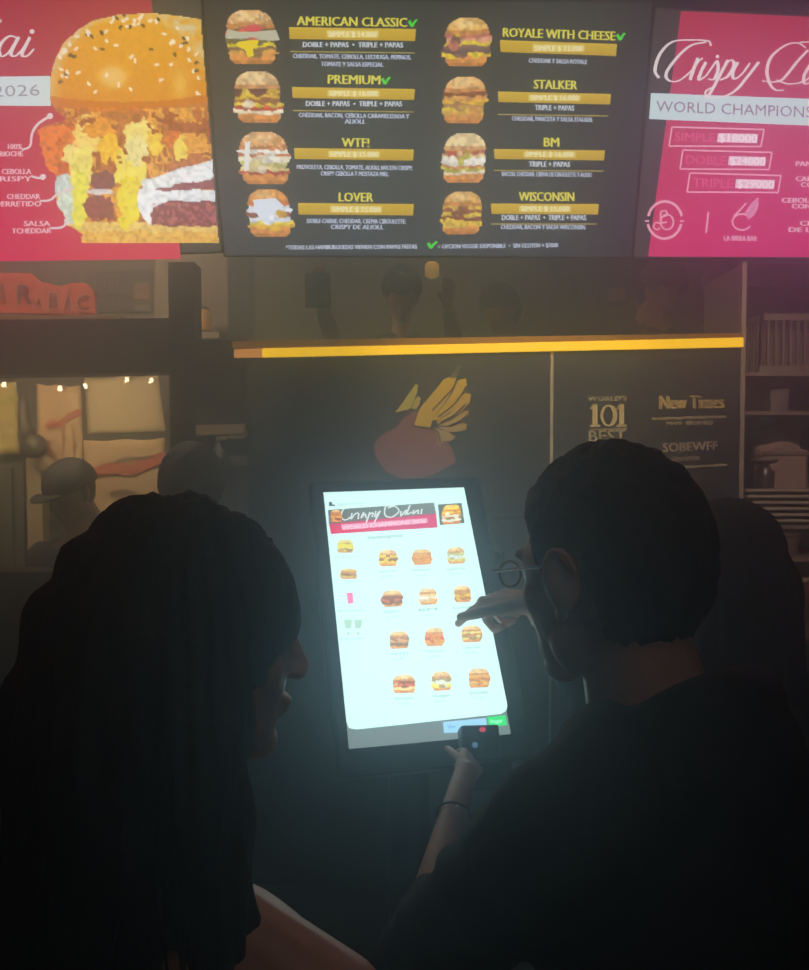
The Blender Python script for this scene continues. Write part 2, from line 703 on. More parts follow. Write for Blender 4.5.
    for k in range(230):
        sx, sy = rs.uniform(58, 200), rs.uniform(14, 98)
        dd = math.hypot((sx - 130) / 82, (sy - 92) / 80)
        if dd > 0.99 or (dd < 0.8 and rs.rand() < 0.8):
            continue
        an = rs.uniform(0, PI)
        c = (250, 235, 205) if rs.rand() < 0.72 else (70, 50, 40)
        u = (X - sx) * math.cos(an) + (Y - sy) * math.sin(an)
        v = -(X - sx) * math.sin(an) + (Y - sy) * math.cos(an)
        blend(img, ((u / 2.6) ** 2 + (v / 1.5) ** 2 < 1) * bun * 0.9, c)
    img[..., :3] *= (1 + 0.22 * n3 * (Y > 108) + 0.06 * n3)[..., None]
    return x0, y0, x1, y1, img


# ================================================================== STRUCTURE
m_floor = mat('dark_floor', (30, 28, 26), 0.45, noise=0.4, scale=6)
m_wall = mat('dark_plaster', (42, 37, 33), 0.8, noise=0.25, scale=8)
m_ceil = mat('black_ceiling', (40, 34, 28), 0.85, noise=0.2, scale=5)
m_kwall = mat('kitchen_wall', (150, 128, 100), 0.7, noise=0.15, scale=3)
m_bwall = mat('back_panel', (88, 78, 66), 0.5, noise=0.2, scale=3)


def struct(name, mb, m):
    o = mb.build(name, m)
    o['kind'] = 'structure'
    return o


X0, X1, Y0, Y1, ZC = -2.9, 2.9, -1.6, 5.2, 3.2
struct('floor', MB().box(X0 - .1, X1 + .1, Y0 - .1, Y1 + .1, -0.1, 0), m_floor)
struct('ceiling', MB().box(X0 - .1, X1 + .1, Y0 - .1, Y1 + .1, ZC, ZC + .1), m_ceil)
struct('wall_left', MB().box(X0 - .1, X0, Y0, Y1, 0, ZC), m_wall)
struct('wall_right', MB().box(X1, X1 + .1, Y0, Y1, 0, ZC), m_wall)
struct('wall_rear', MB().box(X0 - .1, X1 + .1, Y0 - .1, Y0, 0, ZC), m_wall)
struct('wall_back', MB().box(X0 - .1, X1 + .1, Y1, Y1 + .1, 0, ZC), m_kwall)

# ================================================================== OVERHEAD MENU SCREENS
SP = Plane(420, 130, 2.75, c2w((.984, -.05, .17)), c2w((-.003, .9, .44)))
m_bez = mat('screen_bezel', (16, 16, 17), 0.35)
m_met = mat('dark_metal', (38, 36, 34), 0.4, metal=0.8)
m_menu = emat('menu_pixels', MENU_S, True)


def screen(label, tl, tr, br, bl):
    c = SP.hit((tl[0] + tr[0]) / 2, (tl[1] + bl[1]) / 2)
    root = empty('menu_screen', c, label, 'screen', 'menu screens above the serving counter')
    e = 2.5
    cs = [(tl[0] - e * .6, tl[1] - e), (tr[0] + e * .6, tr[1] - e), (br[0] + e * .6, br[1] + e), (bl[0] - e * .6, bl[1] + e)]
    MB().prism([SP.hit(x, y, -0.002) for x, y in cs], -SP.n * 0.05).build('housing', m_bez, root, bevel=0.004)
    # mounting bracket up to the ceiling
    top = SP.hit((tl[0] + tr[0]) / 2, (tl[1] * .7 + bl[1] * .3)) - SP.n * 0.05
    mb = MB().prism([top + SP.u * a + SP.v * b for a, b in ((-.15, -.12), (.15, -.12), (.15, .12), (-.15, .12))], -SP.n * .04)
    mb.box(top.x - .03, top.x + .03, top.y + .10, top.y + .16, top.z, ZC).box(top.x - .03, top.x + .03, top.y + .02, top.y + .16, top.z - .03, top.z + .03)
    mb.build('bracket', m_met, root)
    return root, Art(SP, 0.0005)


# --- middle: burger list
mid, A = screen('middle menu screen with a black board listing eight burgers in two columns', (204, -1), (652, 3), (630, 256), (225, 255))
A.quad2([(204, -1), (430, 1), (430, 255.5), (225, 255)], [(34, 34, 36), (42, 44, 47), (52, 58, 66), (48, 54, 60)])
A.quad2([(430, 1), (652, 3), (630, 256), (430, 255.5)], [(42, 44, 47), (34, 30, 32), (32, 32, 44), (52, 58, 66)])
A.up(2)
WH, YT, YB = (205, 212, 225), (228, 214, 72), (206, 172, 36)
CH, ME, BA = (240, 200, 30), (120, 70, 60), (225, 150, 80)
rowsL = [
    ('AMERICAN CLASSIC', 297, 407, 26, 1, (289, 27, 416, 29), 12, 'DOBLE + PAPAS  •  TRIPLE + PAPAS', (303, 403, 47), (290, 415, 50), ['CHEDDAR, TOMATE, CEBOLLA, LECHUGA, PEPINOS,', 'TOMATE Y SALSA ESPECIAL.'], [(293, 411, 58), (321, 384, 66)]),
    ('PREMIUM', 328, 380, 84, 1, (292, 87, 415, 89), 11, 'DOBLE + PAPAS  •  TRIPLE + PAPAS', (306, 402, 106), (293, 414, 109), ['CHEDDAR, BACON, CEBOLLA CARAMELIZADA Y', 'ALIOLI.'], [(299, 409, 117), (345, 365, 123.5)]),
    ('WTF!', 342, 369, 147, 0, (294, 148, 414, 149.5), 11, None, None, None, ['PROVOLETA, CEBOLLA, TOMATE, ALIOLI, BACON CRISPY,', 'CRISPY CEBOLLA Y MOSTAZA MIEL.'], [(297, 413, 169), (321, 389, 175.5)]),
    ('LOVER', 339, 373, 201.5, 0, (298, 203, 414, 204), 11.5, None, None, None, ['DOBLE CARNE, CHEDDAR, CREMA CIBOULETTE,', 'CRISPY DE ALIOLI.'], [(307, 406, 223), (331, 383, 229)]),
]
rowsR = [
    ('ROYALE WITH CHEESE', 503, 615, 38.5, 1, (500, 40, 617, 44), 12, None, (528, 586, 62.5), None, ['CHEDDAR Y SALSA ROYALE'], [(529, 587, 62.5)]),
    ('STALKER', 534, 577, 89, 0, (498, 91.5, 611, 94), 10.5, 'TRIPLE + PAPAS', (535, 574, 110), (498, 608, 113, 115), ['CHEDDAR, PANCETA Y SALSA STALKER.'], [(512, 593, 120.5)]),
    ('BM', 544, 559, 146.5, 0, (494, 149, 605, 150.5), 10, 'TRIPLE + PAPAS', (529, 570, 166.5), (494, 604, 169, 170), ['BACON, CHEDDAR, CREMA DE CIBOULETTE Y ALIOLI.'], [(502, 592, 176)]),
    ('WISCONSIN', 519, 574, 201, 0, (491, 203.5, 599, 204), 10.5, 'DOBLE + PAPAS  •  TRIPLE + PAPAS', (502, 586, 220), (491, 597, 222.5, 223), ['CHEDDAR, BACON Y SALSA WISCONSIN.'], [(501, 586, 229)]),
]
prices = ['$ 14.000', '$ 16.000', '$ 15.000', '$ 15.000', '$ 13.000', '$ 16.000', '$ 16.000', '$ 15.000']
for ri, R in enumerate(rowsL + rowsR):
    t, a, b, yb, veg, bar, bh, l1, p1, ln, desc, dp = R
    sl = (bar[3] - bar[1]) / (bar[2] - bar[0])
    A.text(t, a, yb - sl * (b - a) / 2, b, yb + sl * (b - a) / 2, 9.0, YT, 0.045)
    if veg:
        x, y = b + 2, yb + sl * (b - a) / 2
        A.path([(x, y - 6), (x + 3, y - 1), (x + 5, y - 4), (x + 8, y - 7.5)], 2.8, (60, 220, 50), 2.0)
    A.quad2([(bar[0], bar[1]), (bar[2], bar[3]), (bar[2] - 1, bar[3] + bh), (bar[0] + .5, bar[1] + bh)], [(214, 176, 46), (214, 176, 46), (196, 156, 26), (196, 156, 26)])
    A.up()
    mx = (bar[0] + bar[2]) / 2
    A.quad2([(mx - 26, (bar[1] + bar[3]) / 2 + 2.2), (mx + 26, (bar[1] + bar[3]) / 2 + 2.8), (mx + 26, (bar[1] + bar[3]) / 2 + bh - 2), (mx - 26, (bar[1] + bar[3]) / 2 + bh - 2.5)], [(232, 208, 110), (232, 208, 110), (226, 196, 92), (226, 196, 92)])
    A.up()
    A.text('SIMPLE ' + prices[ri], mx - 24, (bar[1] + bar[3]) / 2 + bh - 3.2, mx + 24, (bar[1] + bar[3]) / 2 + bh - 3, 5.2, (250, 240, 190), 0.02)
    if l1:
        A.text(l1, p1[0], p1[2], p1[1], p1[2] + sl * 30, 5.2, WH, 0.03)
    if ln:
        A.line((ln[0], ln[2] + 1.5), (ln[1], (ln[3] if len(ln) > 3 else ln[2] + 2) + 1), 1.1, (170, 150, 70))
    for d_, q in zip(desc, dp):
        A.text(d_, q[0], q[2], q[1], q[2] + sl * (q[1] - q[0]) * .8, 4.4, (190, 198, 222), 0.03)
A.text('*TODAS LAS HAMBURGUESAS VIENEN CON PAPAS FRITAS', 286, 249.5, 417, 248.6, 4.2, (195, 205, 225), 0.03)
A.path([(428, 243), (431, 247.5), (433, 245), (437, 241.5)], 3.0, (60, 220, 50), 2.2)
A.text('= OPCION VEGGIE DISPONIBLE  •  SIN GLUTEN + $1000', 438, 248.6, 558, 247.2, 4.2, (190, 200, 225), 0.03)
LT, RD, WT, PU = (150, 170, 90), (190, 60, 50), (228, 224, 216), (120, 62, 66)
pics = [
    ((251, 37), 57, 57, [(120, 95, 60), (200, 70, 70), (190, 190, 170), (110, 100, 60), (225, 200, 30), (130, 90, 70), (200, 150, 60)], (205, 150, 90)),
    ((258, 97), 54, 54, [(90, 45, 40), (110, 55, 50), (210, 170, 50), (150, 90, 50), (220, 190, 60), (190, 70, 50), (235, 220, 190)], (215, 175, 125)),
    ((264, 158), 57, 55, [(230, 225, 215), (190, 110, 60), (225, 215, 190), (190, 180, 110), (220, 200, 140), (170, 60, 50)], (222, 155, 95)),
    ((269, 213), 50, 50, [(215, 222, 235), (220, 226, 238), (150, 80, 60), (210, 215, 225), (225, 200, 60), (215, 170, 50)], (220, 140, 60)),
    ((467, 42), 52, 51, [(190, 110, 90), (215, 150, 120), (220, 190, 40), (130, 95, 85), (110, 75, 80), (222, 190, 40)], (222, 170, 90)),
    ((464.5, 100), 49, 49, [(140, 70, 40), (215, 150, 80), (230, 180, 40), (170, 120, 80), (225, 190, 60), (222, 170, 80)], (220, 165, 100)),
    ((464.5, 158), 50, 52, [(180, 70, 60), (190, 130, 90), (220, 190, 140), (238, 232, 220), (235, 225, 210), (200, 130, 80), (190, 180, 70), (225, 210, 180)], (228, 200, 150)),
    ((462, 213), 46, 45, [(210, 170, 60), (140, 70, 60), (210, 180, 60), (130, 60, 55), (215, 180, 60), (215, 175, 70)], (216, 160, 85)),
]
for k, (c, w_, h_, fl, tp) in enumerate(pics):
    A.raster(c[0] - w_ / 2, c[1] - h_ / 2, c[0] + w_ / 2, c[1] + h_ / 2, burger_img(20 + k * 3, fl, tp, seeds=(k in (0, 2))), keyx=(4 if k < 4 else -3))
# brightest topping patches that identify each picture
A.up()
A.poly([(238, 42), (250, 40), (259, 40), (257, 46), (253, 49), (254, 56), (248, 57), (245, 50), (239, 47)], (238, 208, 20))
A.poly([(227, 29), (240, 32), (262, 31), (276, 30), (280, 40), (268, 41), (258, 37), (240, 38), (226, 37)], (190, 186, 160))
A.poly([(244, 27), (254, 24), (264, 28), (258, 32), (247, 32)], (214, 70, 82))
A.poly([(253, 200), (275, 198), (284, 206), (272, 214), (262, 222), (256, 212)], (224, 230, 242))
A.poly([(245, 143), (250, 141), (249, 170), (244, 172)], (236, 232, 226))
A.build('display', m_menu, mid)

# --- left: big burger on pink
lft, A = screen('left menu screen showing one huge sesame bun burger on a pink board', (-240, -20), (200, -2), (221.5, 251), (-225, 266))
A.quad2([(-240, -20), (200, -2), (221.5, 251), (-225, 266)], [(66, 60, 50), (60, 58, 50), (58, 60, 56), (60, 60, 50)])
A.up(2)
A.quad2([(-236, -18), (151, -4), (181, 259), (-222, 264)], [(150, 30, 52), (172, 38, 58), (214, 44, 82), (205, 40, 80)])
A.up()
A.poly([(-120, 78), (50, 76), (51, 106), (-120, 105)], (206, 222, 222))
A.up()
A.text('WORLD CHAMPIONS', -118, 97, -8, 97, 12, (150, 120, 130), 0.0)
A.text('2026', -7, 97, 40, 95.5, 11.5, (150, 150, 158), 0.01)
SCR = (226, 214, 214)
# end of the script title
for pth in ([(17, 38), (10, 36), (3, 41), (-1, 49), (1, 56), (7, 54), (13, 46), (18, 37)],
            [(-12, 54), (-6, 50), (-1, 43)],
            [(19, 37), (14, 46), (11, 54), (15, 56), (22, 50), (30, 37)],
            [(30, 37), (25, 47), (22, 55), (27, 56), (34, 49)]):
    A.path(pth, 1.6, SCR, wf=3.6)
A.disc(32, 31.5, 2.5, 2.3, SCR)
A.disc(0, 21, 2, 2, SCR)
for k, (t1, t2, xa, xb, y, arrow) in enumerate([
        ('100%', 'BRIOCHE', 4, 22, 149, [(22, 150), (30, 146), (32, 134), (38, 124), (50, 116)]),
        ('CEBOLLA', 'CRISPY', -2, 31, 174, [(31, 176), (38, 178), (43, 177)]),
        ('CHEDDAR', 'DERRETIDO', 3, 40, 199, [(40, 201), (50, 200), (58, 194), (74, 187)]),
        ('SALSA', 'TCHEDDAR', 20, 50, 226, [(50, 228), (58, 228), (64, 226), (67, 221)])]):
    A.text(t1, xa + 4, y, xb, y, 5.2, (236, 190, 200), 0.03)
    A.text(t2, xa - 8, y + 7.5, xb + 1, y + 7.2, 5.2, (236, 190, 200), 0.03)
    A.path(arrow, 2.0, (225, 205, 208), 2.6)
    A.disc(arrow[-1][0], arrow[-1][1], 3, 3, (228, 214, 214))
A.up()
x0, y0, x1, y1, im = big_burger()
A.raster(x0, y0, x1, y1, im)
A.up()
for a in ([(22, 150), (30, 146), (32, 134), (38, 124), (50, 116)], [(40, 201), (50, 200), (58, 194), (74, 187)], [(50, 228), (58, 228), (64, 226), (67, 221)]):
    A.path(a, 2.0, (225, 205, 208), 2.8)
A.build('display', m_menu, lft)

# --- right: pink board with script title
rgt, A = screen('right menu screen with white script lettering and three price boxes on pink', (656, 8), (1060, 26), (1070, 259), (634, 257.5))
A.quad2([(656, 8), (1060, 26), (1070, 259), (634, 257.5)], [(52, 46, 42), (58, 44, 42), (52, 52, 52), (50, 50, 50)])
A.up(2)
A.quad2([(681, 11), (1056, 28), (1066, 258), (648, 256.5)], [(182, 38, 70), (170, 36, 62), (205, 46, 110), (214, 40, 104)])
A.up()
A.poly([(651, 93), (1060, 108), (1060, 136), (649, 119)], (204, 224, 224))
A.up()
A.text('WORLD CHAMPIONS', 656, 111.5, 812, 117.5, 11, (150, 120, 140), 0.005)
PK = (246, 168, 190)
for k, (bx, by, w_, t, p) in enumerate([(669, 130, 93, 'SIMPLE', '$18000'), (680, 153, 90, 'DOBLE', '$24000'), (687, 176, 92, 'TRIPLE', '$29000')]):
    x2 = bx + w_
    c = [(bx + 3, by - 3), (x2 + 2, by - .5), (x2 - 1, by + 16.5), (bx, by + 16)]
    A.path(c + [c[0]], 1.5, PK) if False else None
    for i in range(4):
        A.line(c[i], c[(i + 1) % 4], 1.5, PK)
    A.text(t, bx + 6, by + 11, bx + 46, by + 12, 9, (228, 80, 128), 0.02)
    A.quad2([(bx + 49, by + 3), (bx + w_ - 4, by + 4), (bx + w_ - 5, by + 13.2), (bx + 48, by + 12.2)], [(244, 190, 206)] * 4)
    A.up()
    A.text(p, bx + 50, by + 11.5, bx + w_ - 5, by + 12.5, 8, (255, 240, 244), 0.03)
# script "Crispy D"
for pth in ([(711, 46), (708, 41), (690, 40), (672, 42), (660, 54), (655, 70), (659, 78)],
            [(706, 42), (690, 46), (675, 60), (666, 74), (670, 81), (680, 80), (694, 68), (698, 58)],
            [(698, 58), (694, 68), (690, 80)], [(692, 72), (698, 62), (703, 58)],
            [(706, 62), (701, 72), (699, 80), (706, 76)],
            [(706, 76), (713, 66), (717, 61), (718, 70), (714, 79), (708, 79)],
            [(728, 60), (720, 75), (712, 90), (706, 99)], [(724, 66), (731, 60), (734, 65), (728, 76), (720, 80)],
            [(738, 62), (733, 72), (734, 79), (742, 74), (750, 63)],
            [(759, 62), (748, 76), (736, 90), (722, 97), (708, 97), (706, 91), (716, 86)]):
    A.path(pth, 1.3, (240, 222, 222), wf=3.4)
A.disc(717.5, 56.5, 1.8, 1.8, (240, 222, 222))
for pth in ([(806, 48), (798, 43), (786, 45), (772, 56), (767, 70), (770, 84), (776, 90), (784, 90)],
            [(808, 50), (797, 62), (784, 78), (776, 82), (762, 81)],
            [(776, 80), (790, 84), (806, 80), (822, 66), (826, 52), (816, 43), (800, 42)],
            [(812, 62), (804, 76), (806, 84), (818, 76), (824, 64)], [(832, 50), (824, 70), (824, 84), (834, 80), (838, 70)]):
    A.path(pth, 1.2, (240, 210, 214), wf=3.4)
# round badge
def ring(A, cx, cy, rx, ry, a0, a1, wd, c, n=10):
    A.path([(cx + rx * math.cos(math.radians(a0 + (a1 - a0) * k / n)), cy - ry * math.sin(math.radians(a0 + (a1 - a0) * k / n))) for k in range(n + 1)], wd, c)
ring(A, 665, 220, 17, 18.5, 12, 168, 2.6, PK)
ring(A, 664.5, 220, 17, 18.5, 192, 348, 2.6, PK)
ring(A, 667, 222, 6.5, 7.5, 0, 360, 1.6, PK)
ring(A, 657, 226, 3.2, 3.5, 40, 330, 1.4, PK)
A.path([(661, 211), (661, 222), (667, 222)], 1.6, PK)
A.path([(661, 211), (666, 211), (667, 215), (662, 217)], 1.4, PK)
A.line((645, 221), (649, 221), 1.6, PK)
A.line((680, 221), (684, 221), 1.6, PK)
A.line((708.5, 212), (706, 233), 1.8, PK)
# winged mascot-free emblem outline
ring(A, 742, 222, 9.5, 8, 60, 330, 1.6, PK)
A.path([(734, 216), (741, 209), (746, 203)], 1.6, PK)
A.poly([(745, 212), (752, 202), (759, 198), (758, 208), (754, 216), (748, 220)], (226, 130, 170))
A.path([(746, 214), (753, 204), (758, 198)], 1.4, PK)
A.path([(750, 217), (756, 209), (758, 203)], 1.2, PK)
A.text('LA BIRRA BAR', 724, 240.5, 757, 241, 5, (240, 170, 196), 0.03)
for x, y, x2, t in [(796, 166, 850, 'PAN BRIOCHE'), (796, 181, 850, 'CARNE SMASH'), (801, 187, 850, 'CON QUESO'), (782, 202.5, 850, 'CEBOLLA CRISPY'), (792, 208.5, 850, 'CON SALSA DE'), (800, 225.5, 850, 'CHEDDAR'), (789, 232, 850, 'DE LA CASA')]:
    A.text(t, x, y, x2, y + .4, 4.8, (244, 190, 206), 0.04)
A.build('display', m_menu, rgt)

# ================================================================== SERVING COUNTER FRONT
CP = wallplane(500, 400, 3.15, 5)
m_black = mat('black_laminate', (24, 22, 22), 0.55, noise=0.25, scale=4)
m_print = printmat('printed_vinyl', 0.6)


def slab(P, pts, t, off=0.0):
    return MB().prism([P.hit(x, y, off) for x, y in pts], -P.n * t)


def floor_y(P, px):
    """pixel row where the plane's vertical at px meets the floor"""
    a, b = P.hit(px, 450), P.hit(px, 900)
    k = (a.z - 0.0) / (a.z - b.z)
    return 450 + 450 * k


cc = CP.hit(495, 600)
counter = empty('serving_counter', (cc.x, cc.y, 0), 'tall black serving counter front with a winged red emblem and gold award lettering', 'counter')
pl, pm, pr = CP.hit(248, 352), CP.hit(551, 346), CP.hit(742, 342)
zt = CP.hit(495, 348).z


def vpanel(P, xa, xb, z0, z1, t):
    a, b = P.hit(xa, 450), P.hit(xb, 450)
    return MB().prism([(a.x, a.y, z1), (b.x, b.y, z1), (b.x, b.y, z0), (a.x, a.y, z0)], -P.n * t)


vpanel(CP, 248, 550, 0, zt, 0.06).build('front_panel', m_black, counter)
vpanel(CP, 553, 739.5, 0, zt, 0.06).build('front_panel', m_black, counter)
vpanel(CP, 550, 553, 0, zt, 0.055).build('seam_strip', mat('seam_metal', (190, 172, 140), 0.5), counter)
vpanel(CP, 739.5, 744, 0, CP.hit(742, 262).z, 0.05).build('edge_post', mat('post_metal', (170, 146, 126), 0.5), counter)
A = Art(CP, 0.001)
RDL, GOLD = (136, 74, 66), (205, 165, 60)
A.poly([(396, 428), (404, 418), (412, 412), (420, 412), (428, 428), (438, 431), (446, 440), (454, 452), (456, 462), (446, 468), (434, 474), (422, 478), (400, 478), (386, 472), (375, 456), (374, 444), (382, 434)], RDL)
A.up()
A.poly([(395, 412.5), (403, 402), (410, 392), (415.5, 384), (418, 385), (417, 392), (414, 400), (411, 408), (404, 411)], (196, 176, 66))
A.poly([(412, 409), (414, 401), (418, 396), (421, 398), (419, 405), (416, 409)], (196, 176, 80))
feathers = [[(414, 425), (420, 408), (432, 394), (444, 379), (452, 376), (457, 378), (452, 391), (444, 404), (434, 416), (430, 428)],
            [(430, 420), (442, 408), (452, 394), (458, 380), (466, 378), (467, 386), (462, 398), (452, 410), (438, 420)],
            [(436, 422), (450, 413), (460, 400), (465, 393), (471, 394), (470, 402), (462, 411), (450, 419), (440, 424)],
            [(438, 425), (452, 420), (462, 412), (468, 410), (469, 415), (462, 421), (450, 426)],
            [(438, 427), (452, 427), (462, 423), (467, 424), (466, 430), (456, 432), (446, 431)],
            [(434, 428), (446, 431), (452, 434), (456, 437), (450, 441), (444, 441), (440, 445), (437, 444), (438, 436)]]
for i, f in enumerate(feathers):
    A.poly(f, [(222, 178, 20), (222, 178, 20), (210, 168, 50), (196, 160, 70), (190, 156, 80), (186, 150, 80)][i])
    A.up()
A.poly([(449, 378), (454, 372), (459, 365), (461, 366), (458, 373), (455, 378)], (120, 110, 90))
A.up()
for p in ([(432, 411), (444, 398), (453, 388), (457, 379)], [(438, 417), (452, 406), (462, 394), (466, 386)], [(440, 423), (454, 415), (466, 404)], [(448, 426), (460, 421), (468, 414)], [(413, 426), (428, 428), (438, 432), (440, 443)], [(394, 414), (404, 411), (414, 411)]):
    A.path(p, 1.6, (70, 36, 30))
A.build('winged_emblem', m_print, counter)
A = Art(CP, 0.001)
G1, G2 = (224, 200, 140), (196, 172, 130)
A.text('WORLD\'S', 588, 401, 627, 400.5, 4.5, G2, 0.02)
for x in (595, 621.5):
    A.line((x, 426.5), (x, 404.5), 5, G1)
    A.line((x - 5, 426), (x + 5, 425.6), 2.2, G1)
    A.poly([(x - 6, 409.5), (x - 1, 404), (x + 2, 404), (x - 2, 409)], G1)
A.path([(608.5 + 6.6 * math.sin(q * PI / 6), 415.5 - 10 * math.cos(q * PI / 6)) for q in range(13)], 1.6, G1, wf=4.6)
A.text('BEST', 589, 441.5, 626, 440.5, 11, G2, 0.02)
A.line((589, 429.5), (627, 428.8), 1, G2)
A.text('BURGERS', 591, 449, 624, 448, 5, G2, 0.01)
A.text('New Times', 660, 409, 724, 408, 13.5, (220, 186, 110), 0.09)
A.line((652, 419), (726, 416.5), 2.6, (160, 142, 100))
A.text('MIAMI - BROWARD', 667, 425.5, 713, 424.5, 4, (180, 160, 120), 0.03)
A.text('SOBEWFF', 663, 452, 718, 450, 9, (186, 164, 136), 0.03)
A.text('FOOD & WINE FESTIVAL', 672, 461, 700, 460, 4, (176, 156, 130), 0.02)
A.line((675, 467.5), (727, 465), 2.2, (180, 162, 130))
A.text('WINNER', 682, 482, 702, 481, 6, (90, 80, 72), 0.02)
A.build('award_lettering', m_print, counter)

# glowing strip along the counter's top
ls = empty('light_strip', CP.hit(488, 347), 'long glowing yellow light strip along the top edge of the black counter', 'light strip')
m_strip = mat('amber_glow', (230, 170, 20), 0.4, emit=(244, 190, 4), es=1.9)
m_strip2 = mat('amber_glow_end', (230, 150, 80), 0.4, emit=(226, 150, 70), es=0.9)
m_rail = mat('glowing_bronze_rail', (150, 96, 20), 0.35, metal=0.6, emit=(150, 92, 6), es=0.5)  # rail material carries a glow of its own
slab(CP, [(262, 348.5), (743.5, 337.5), (743.5, 346.5), (262, 357)], 0.02, 0.02).build('diffuser', m_strip, ls)
slab(CP, [(234, 349.5), (262, 348.5), (262, 357), (234, 357.5)], 0.02, 0.02).build('diffuser_end', m_strip2, ls)
slab(CP, [(232, 341), (743.5, 333), (743.5, 337.2), (232, 348)], 0.16, 0.025).build('rail', m_rail, ls)

# ================================================================== BEHIND THE COUNTER
m_plat = mat('figure_platform', (40, 36, 32), 0.8)
o = MB().box(-0.95, 2.0, 3.42, 5.15, 0, 0.72).build('floor_figure_platform', m_plat)  # raised floor added under the figures that stand in for reflections
o['kind'] = 'structure'
BP = wallplane(400, 300, 4.6, 0)
o = slab(BP, [(155, 190), (228, 190), (228, 420), (155, 420)], 0.05).build('trim_1', mat('brown_panel', (140, 118, 96), 0.6, noise=.15, scale=3))
o['kind'] = 'structure'
o = slab(BP, [(228, 190), (255, 190), (255, 420), (228, 420)], 0.10).build('trim_2', mat('dark_post', (52, 46, 38), 0.6))
o['kind'] = 'structure'
o = slab(BP, [(255, 190), (548, 190), (548, 420), (255, 420)], 0.04).build('trim_3', mat('olive_panel', (102, 92, 68), 0.6, noise=.2, scale=2))
o['kind'] = 'structure'
o = slab(BP, [(548, 190), (760, 190), (760, 420), (548, 420)], 0.06).build('trim_4', mat('plum_panel', (62, 52, 50), 0.6, noise=.2, scale=2))
o['kind'] = 'structure'

# left: lintel, column, kitchen opening
LP = wallplane(80, 350, 3.5, 0)
o = slab(LP, [(-260, 322), (172, 318), (172, 372), (-260, 378)], 0.15).build('trim_5', mat('lintel', (58, 50, 42), 0.7, noise=.15, scale=3))
o['kind'] = 'structure'
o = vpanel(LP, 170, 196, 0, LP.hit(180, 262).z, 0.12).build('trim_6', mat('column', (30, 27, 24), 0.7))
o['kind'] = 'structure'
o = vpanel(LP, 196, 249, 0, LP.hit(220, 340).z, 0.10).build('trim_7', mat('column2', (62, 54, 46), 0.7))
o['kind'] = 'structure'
# low wall under the kitchen opening
o = vpanel(LP, -260, 170, 0, LP.hit(60, 572).z, 0.15).build('trim_8', mat('lowwall', (30, 30, 26), 0.7))
o['kind'] = 'structure'

# small ledges on the column
m_oak = mat('pale_wood', (168, 140, 104), 0.55, noise=.15, scale=30)
CF = wallplane(220, 440, 3.44, 0)
e1 = empty('wall_ledge', CF.hit(220, 432), 'long pale wooden ledge fixed to the dark column left of the counter', 'ledge')
slab(CF, [(196, 425), (247, 424), (247, 434), (196, 435)], 0.07, 0.06).build('board', m_oak, e1)
slab(CF, [(217, 435), (244, 434.5), (244, 438), (217, 438)], 0.05, 0.05).build('cleat', m_oak, e1)
e1 = empty('wall_ledge', CF.hit(238, 460), 'short grey ledge below the long wooden ledge on the column', 'ledge')
slab(CF, [(228, 456), (250, 456), (249, 465), (234, 465)], 0.07, 0.05).build('board', mat('grey_ledge', (128, 122, 108), 0.6), e1)
slab(CF, [(236, 465), (249, 465), (248, 540), (237, 540)], 0.02, 0.0).build('post', mat('grey_post', (90, 90, 84), 0.6), e1)
e1 = empty('soap_dispenser', CF.hit(217, 452), 'small pale green dispenser between the two ledges on the column', 'dispenser')
b0 = CF.hit(218, 458, 0.04)
MB().lathe((b0.x, b0.y, b0.z - .02), [(.024, 0), (.027, .01), (.027, .05), (.012, .062), (.012, .075)]).build('bottle', mat('pale_green', (110, 116, 96), 0.4), e1, smooth=True)
MB().tube([(b0.x, b0.y, b0.z + .05), (b0.x, b0.y, b0.z + .075), (b0.x + .03, b0.y - .01, b0.z + .078)], .009).build('pump', mat('pale_pump', (150, 145, 120), 0.4), e1, smooth=True)

# kitchen opening: sheets hung on a rail
KP = wallplane(80, 430, 4.3, 0)
m_sheet = mat('kraft_sheet', (206, 178, 128), 0.75, noise=.08, scale=12)


def sheet(P, pts, t=0.004, off=0.0, wav=0.006, n=10):
    """thin hanging sheet with soft folds; pts tl,tr,br,bl in photo pixels"""
    vs = []
    for side in (0, 1):
        for j in range(n + 1):
            for i in range(n + 1):
                u, v = i / n, j / n
                x = (pts[0][0] * (1 - u) + pts[1][0] * u) * (1 - v) + (pts[3][0] * (1 - u) + pts[2][0] * u) * v
                y = (pts[0][1] * (1 - u) + pts[1][1] * u) * (1 - v) + (pts[3][1] * (1 - u) + pts[2][1] * u) * v
                y += 2.0 * math.sin(u * PI * 2) ** 2 * (1 - v)
                vs.append(P.hit(x, y) + P.n * (off + wav * math.sin(u * 9 + v * 2) * (0.4 + v) - side * t))
    N = (n + 1) ** 2
    fs = []
    for j in range(n):
        for i in range(n):
            q = (j * (n + 1) + i, j * (n + 1) + i + 1, (j + 1) * (n + 1) + i + 1, (j + 1) * (n + 1) + i)
            fs += [q, tuple(N + k for k in q[::-1])]
    for i in range(n):
        for a, b in ((i, i + 1), (n * (n + 1) + i + 1, n * (n + 1) + i), ((i + 1) * (n + 1), i * (n + 1)), (i * (n + 1) + n, (i + 1) * (n + 1) + n)):
            fs.append((a, b, b + N, a + N))
    return MB().add(vs, fs)


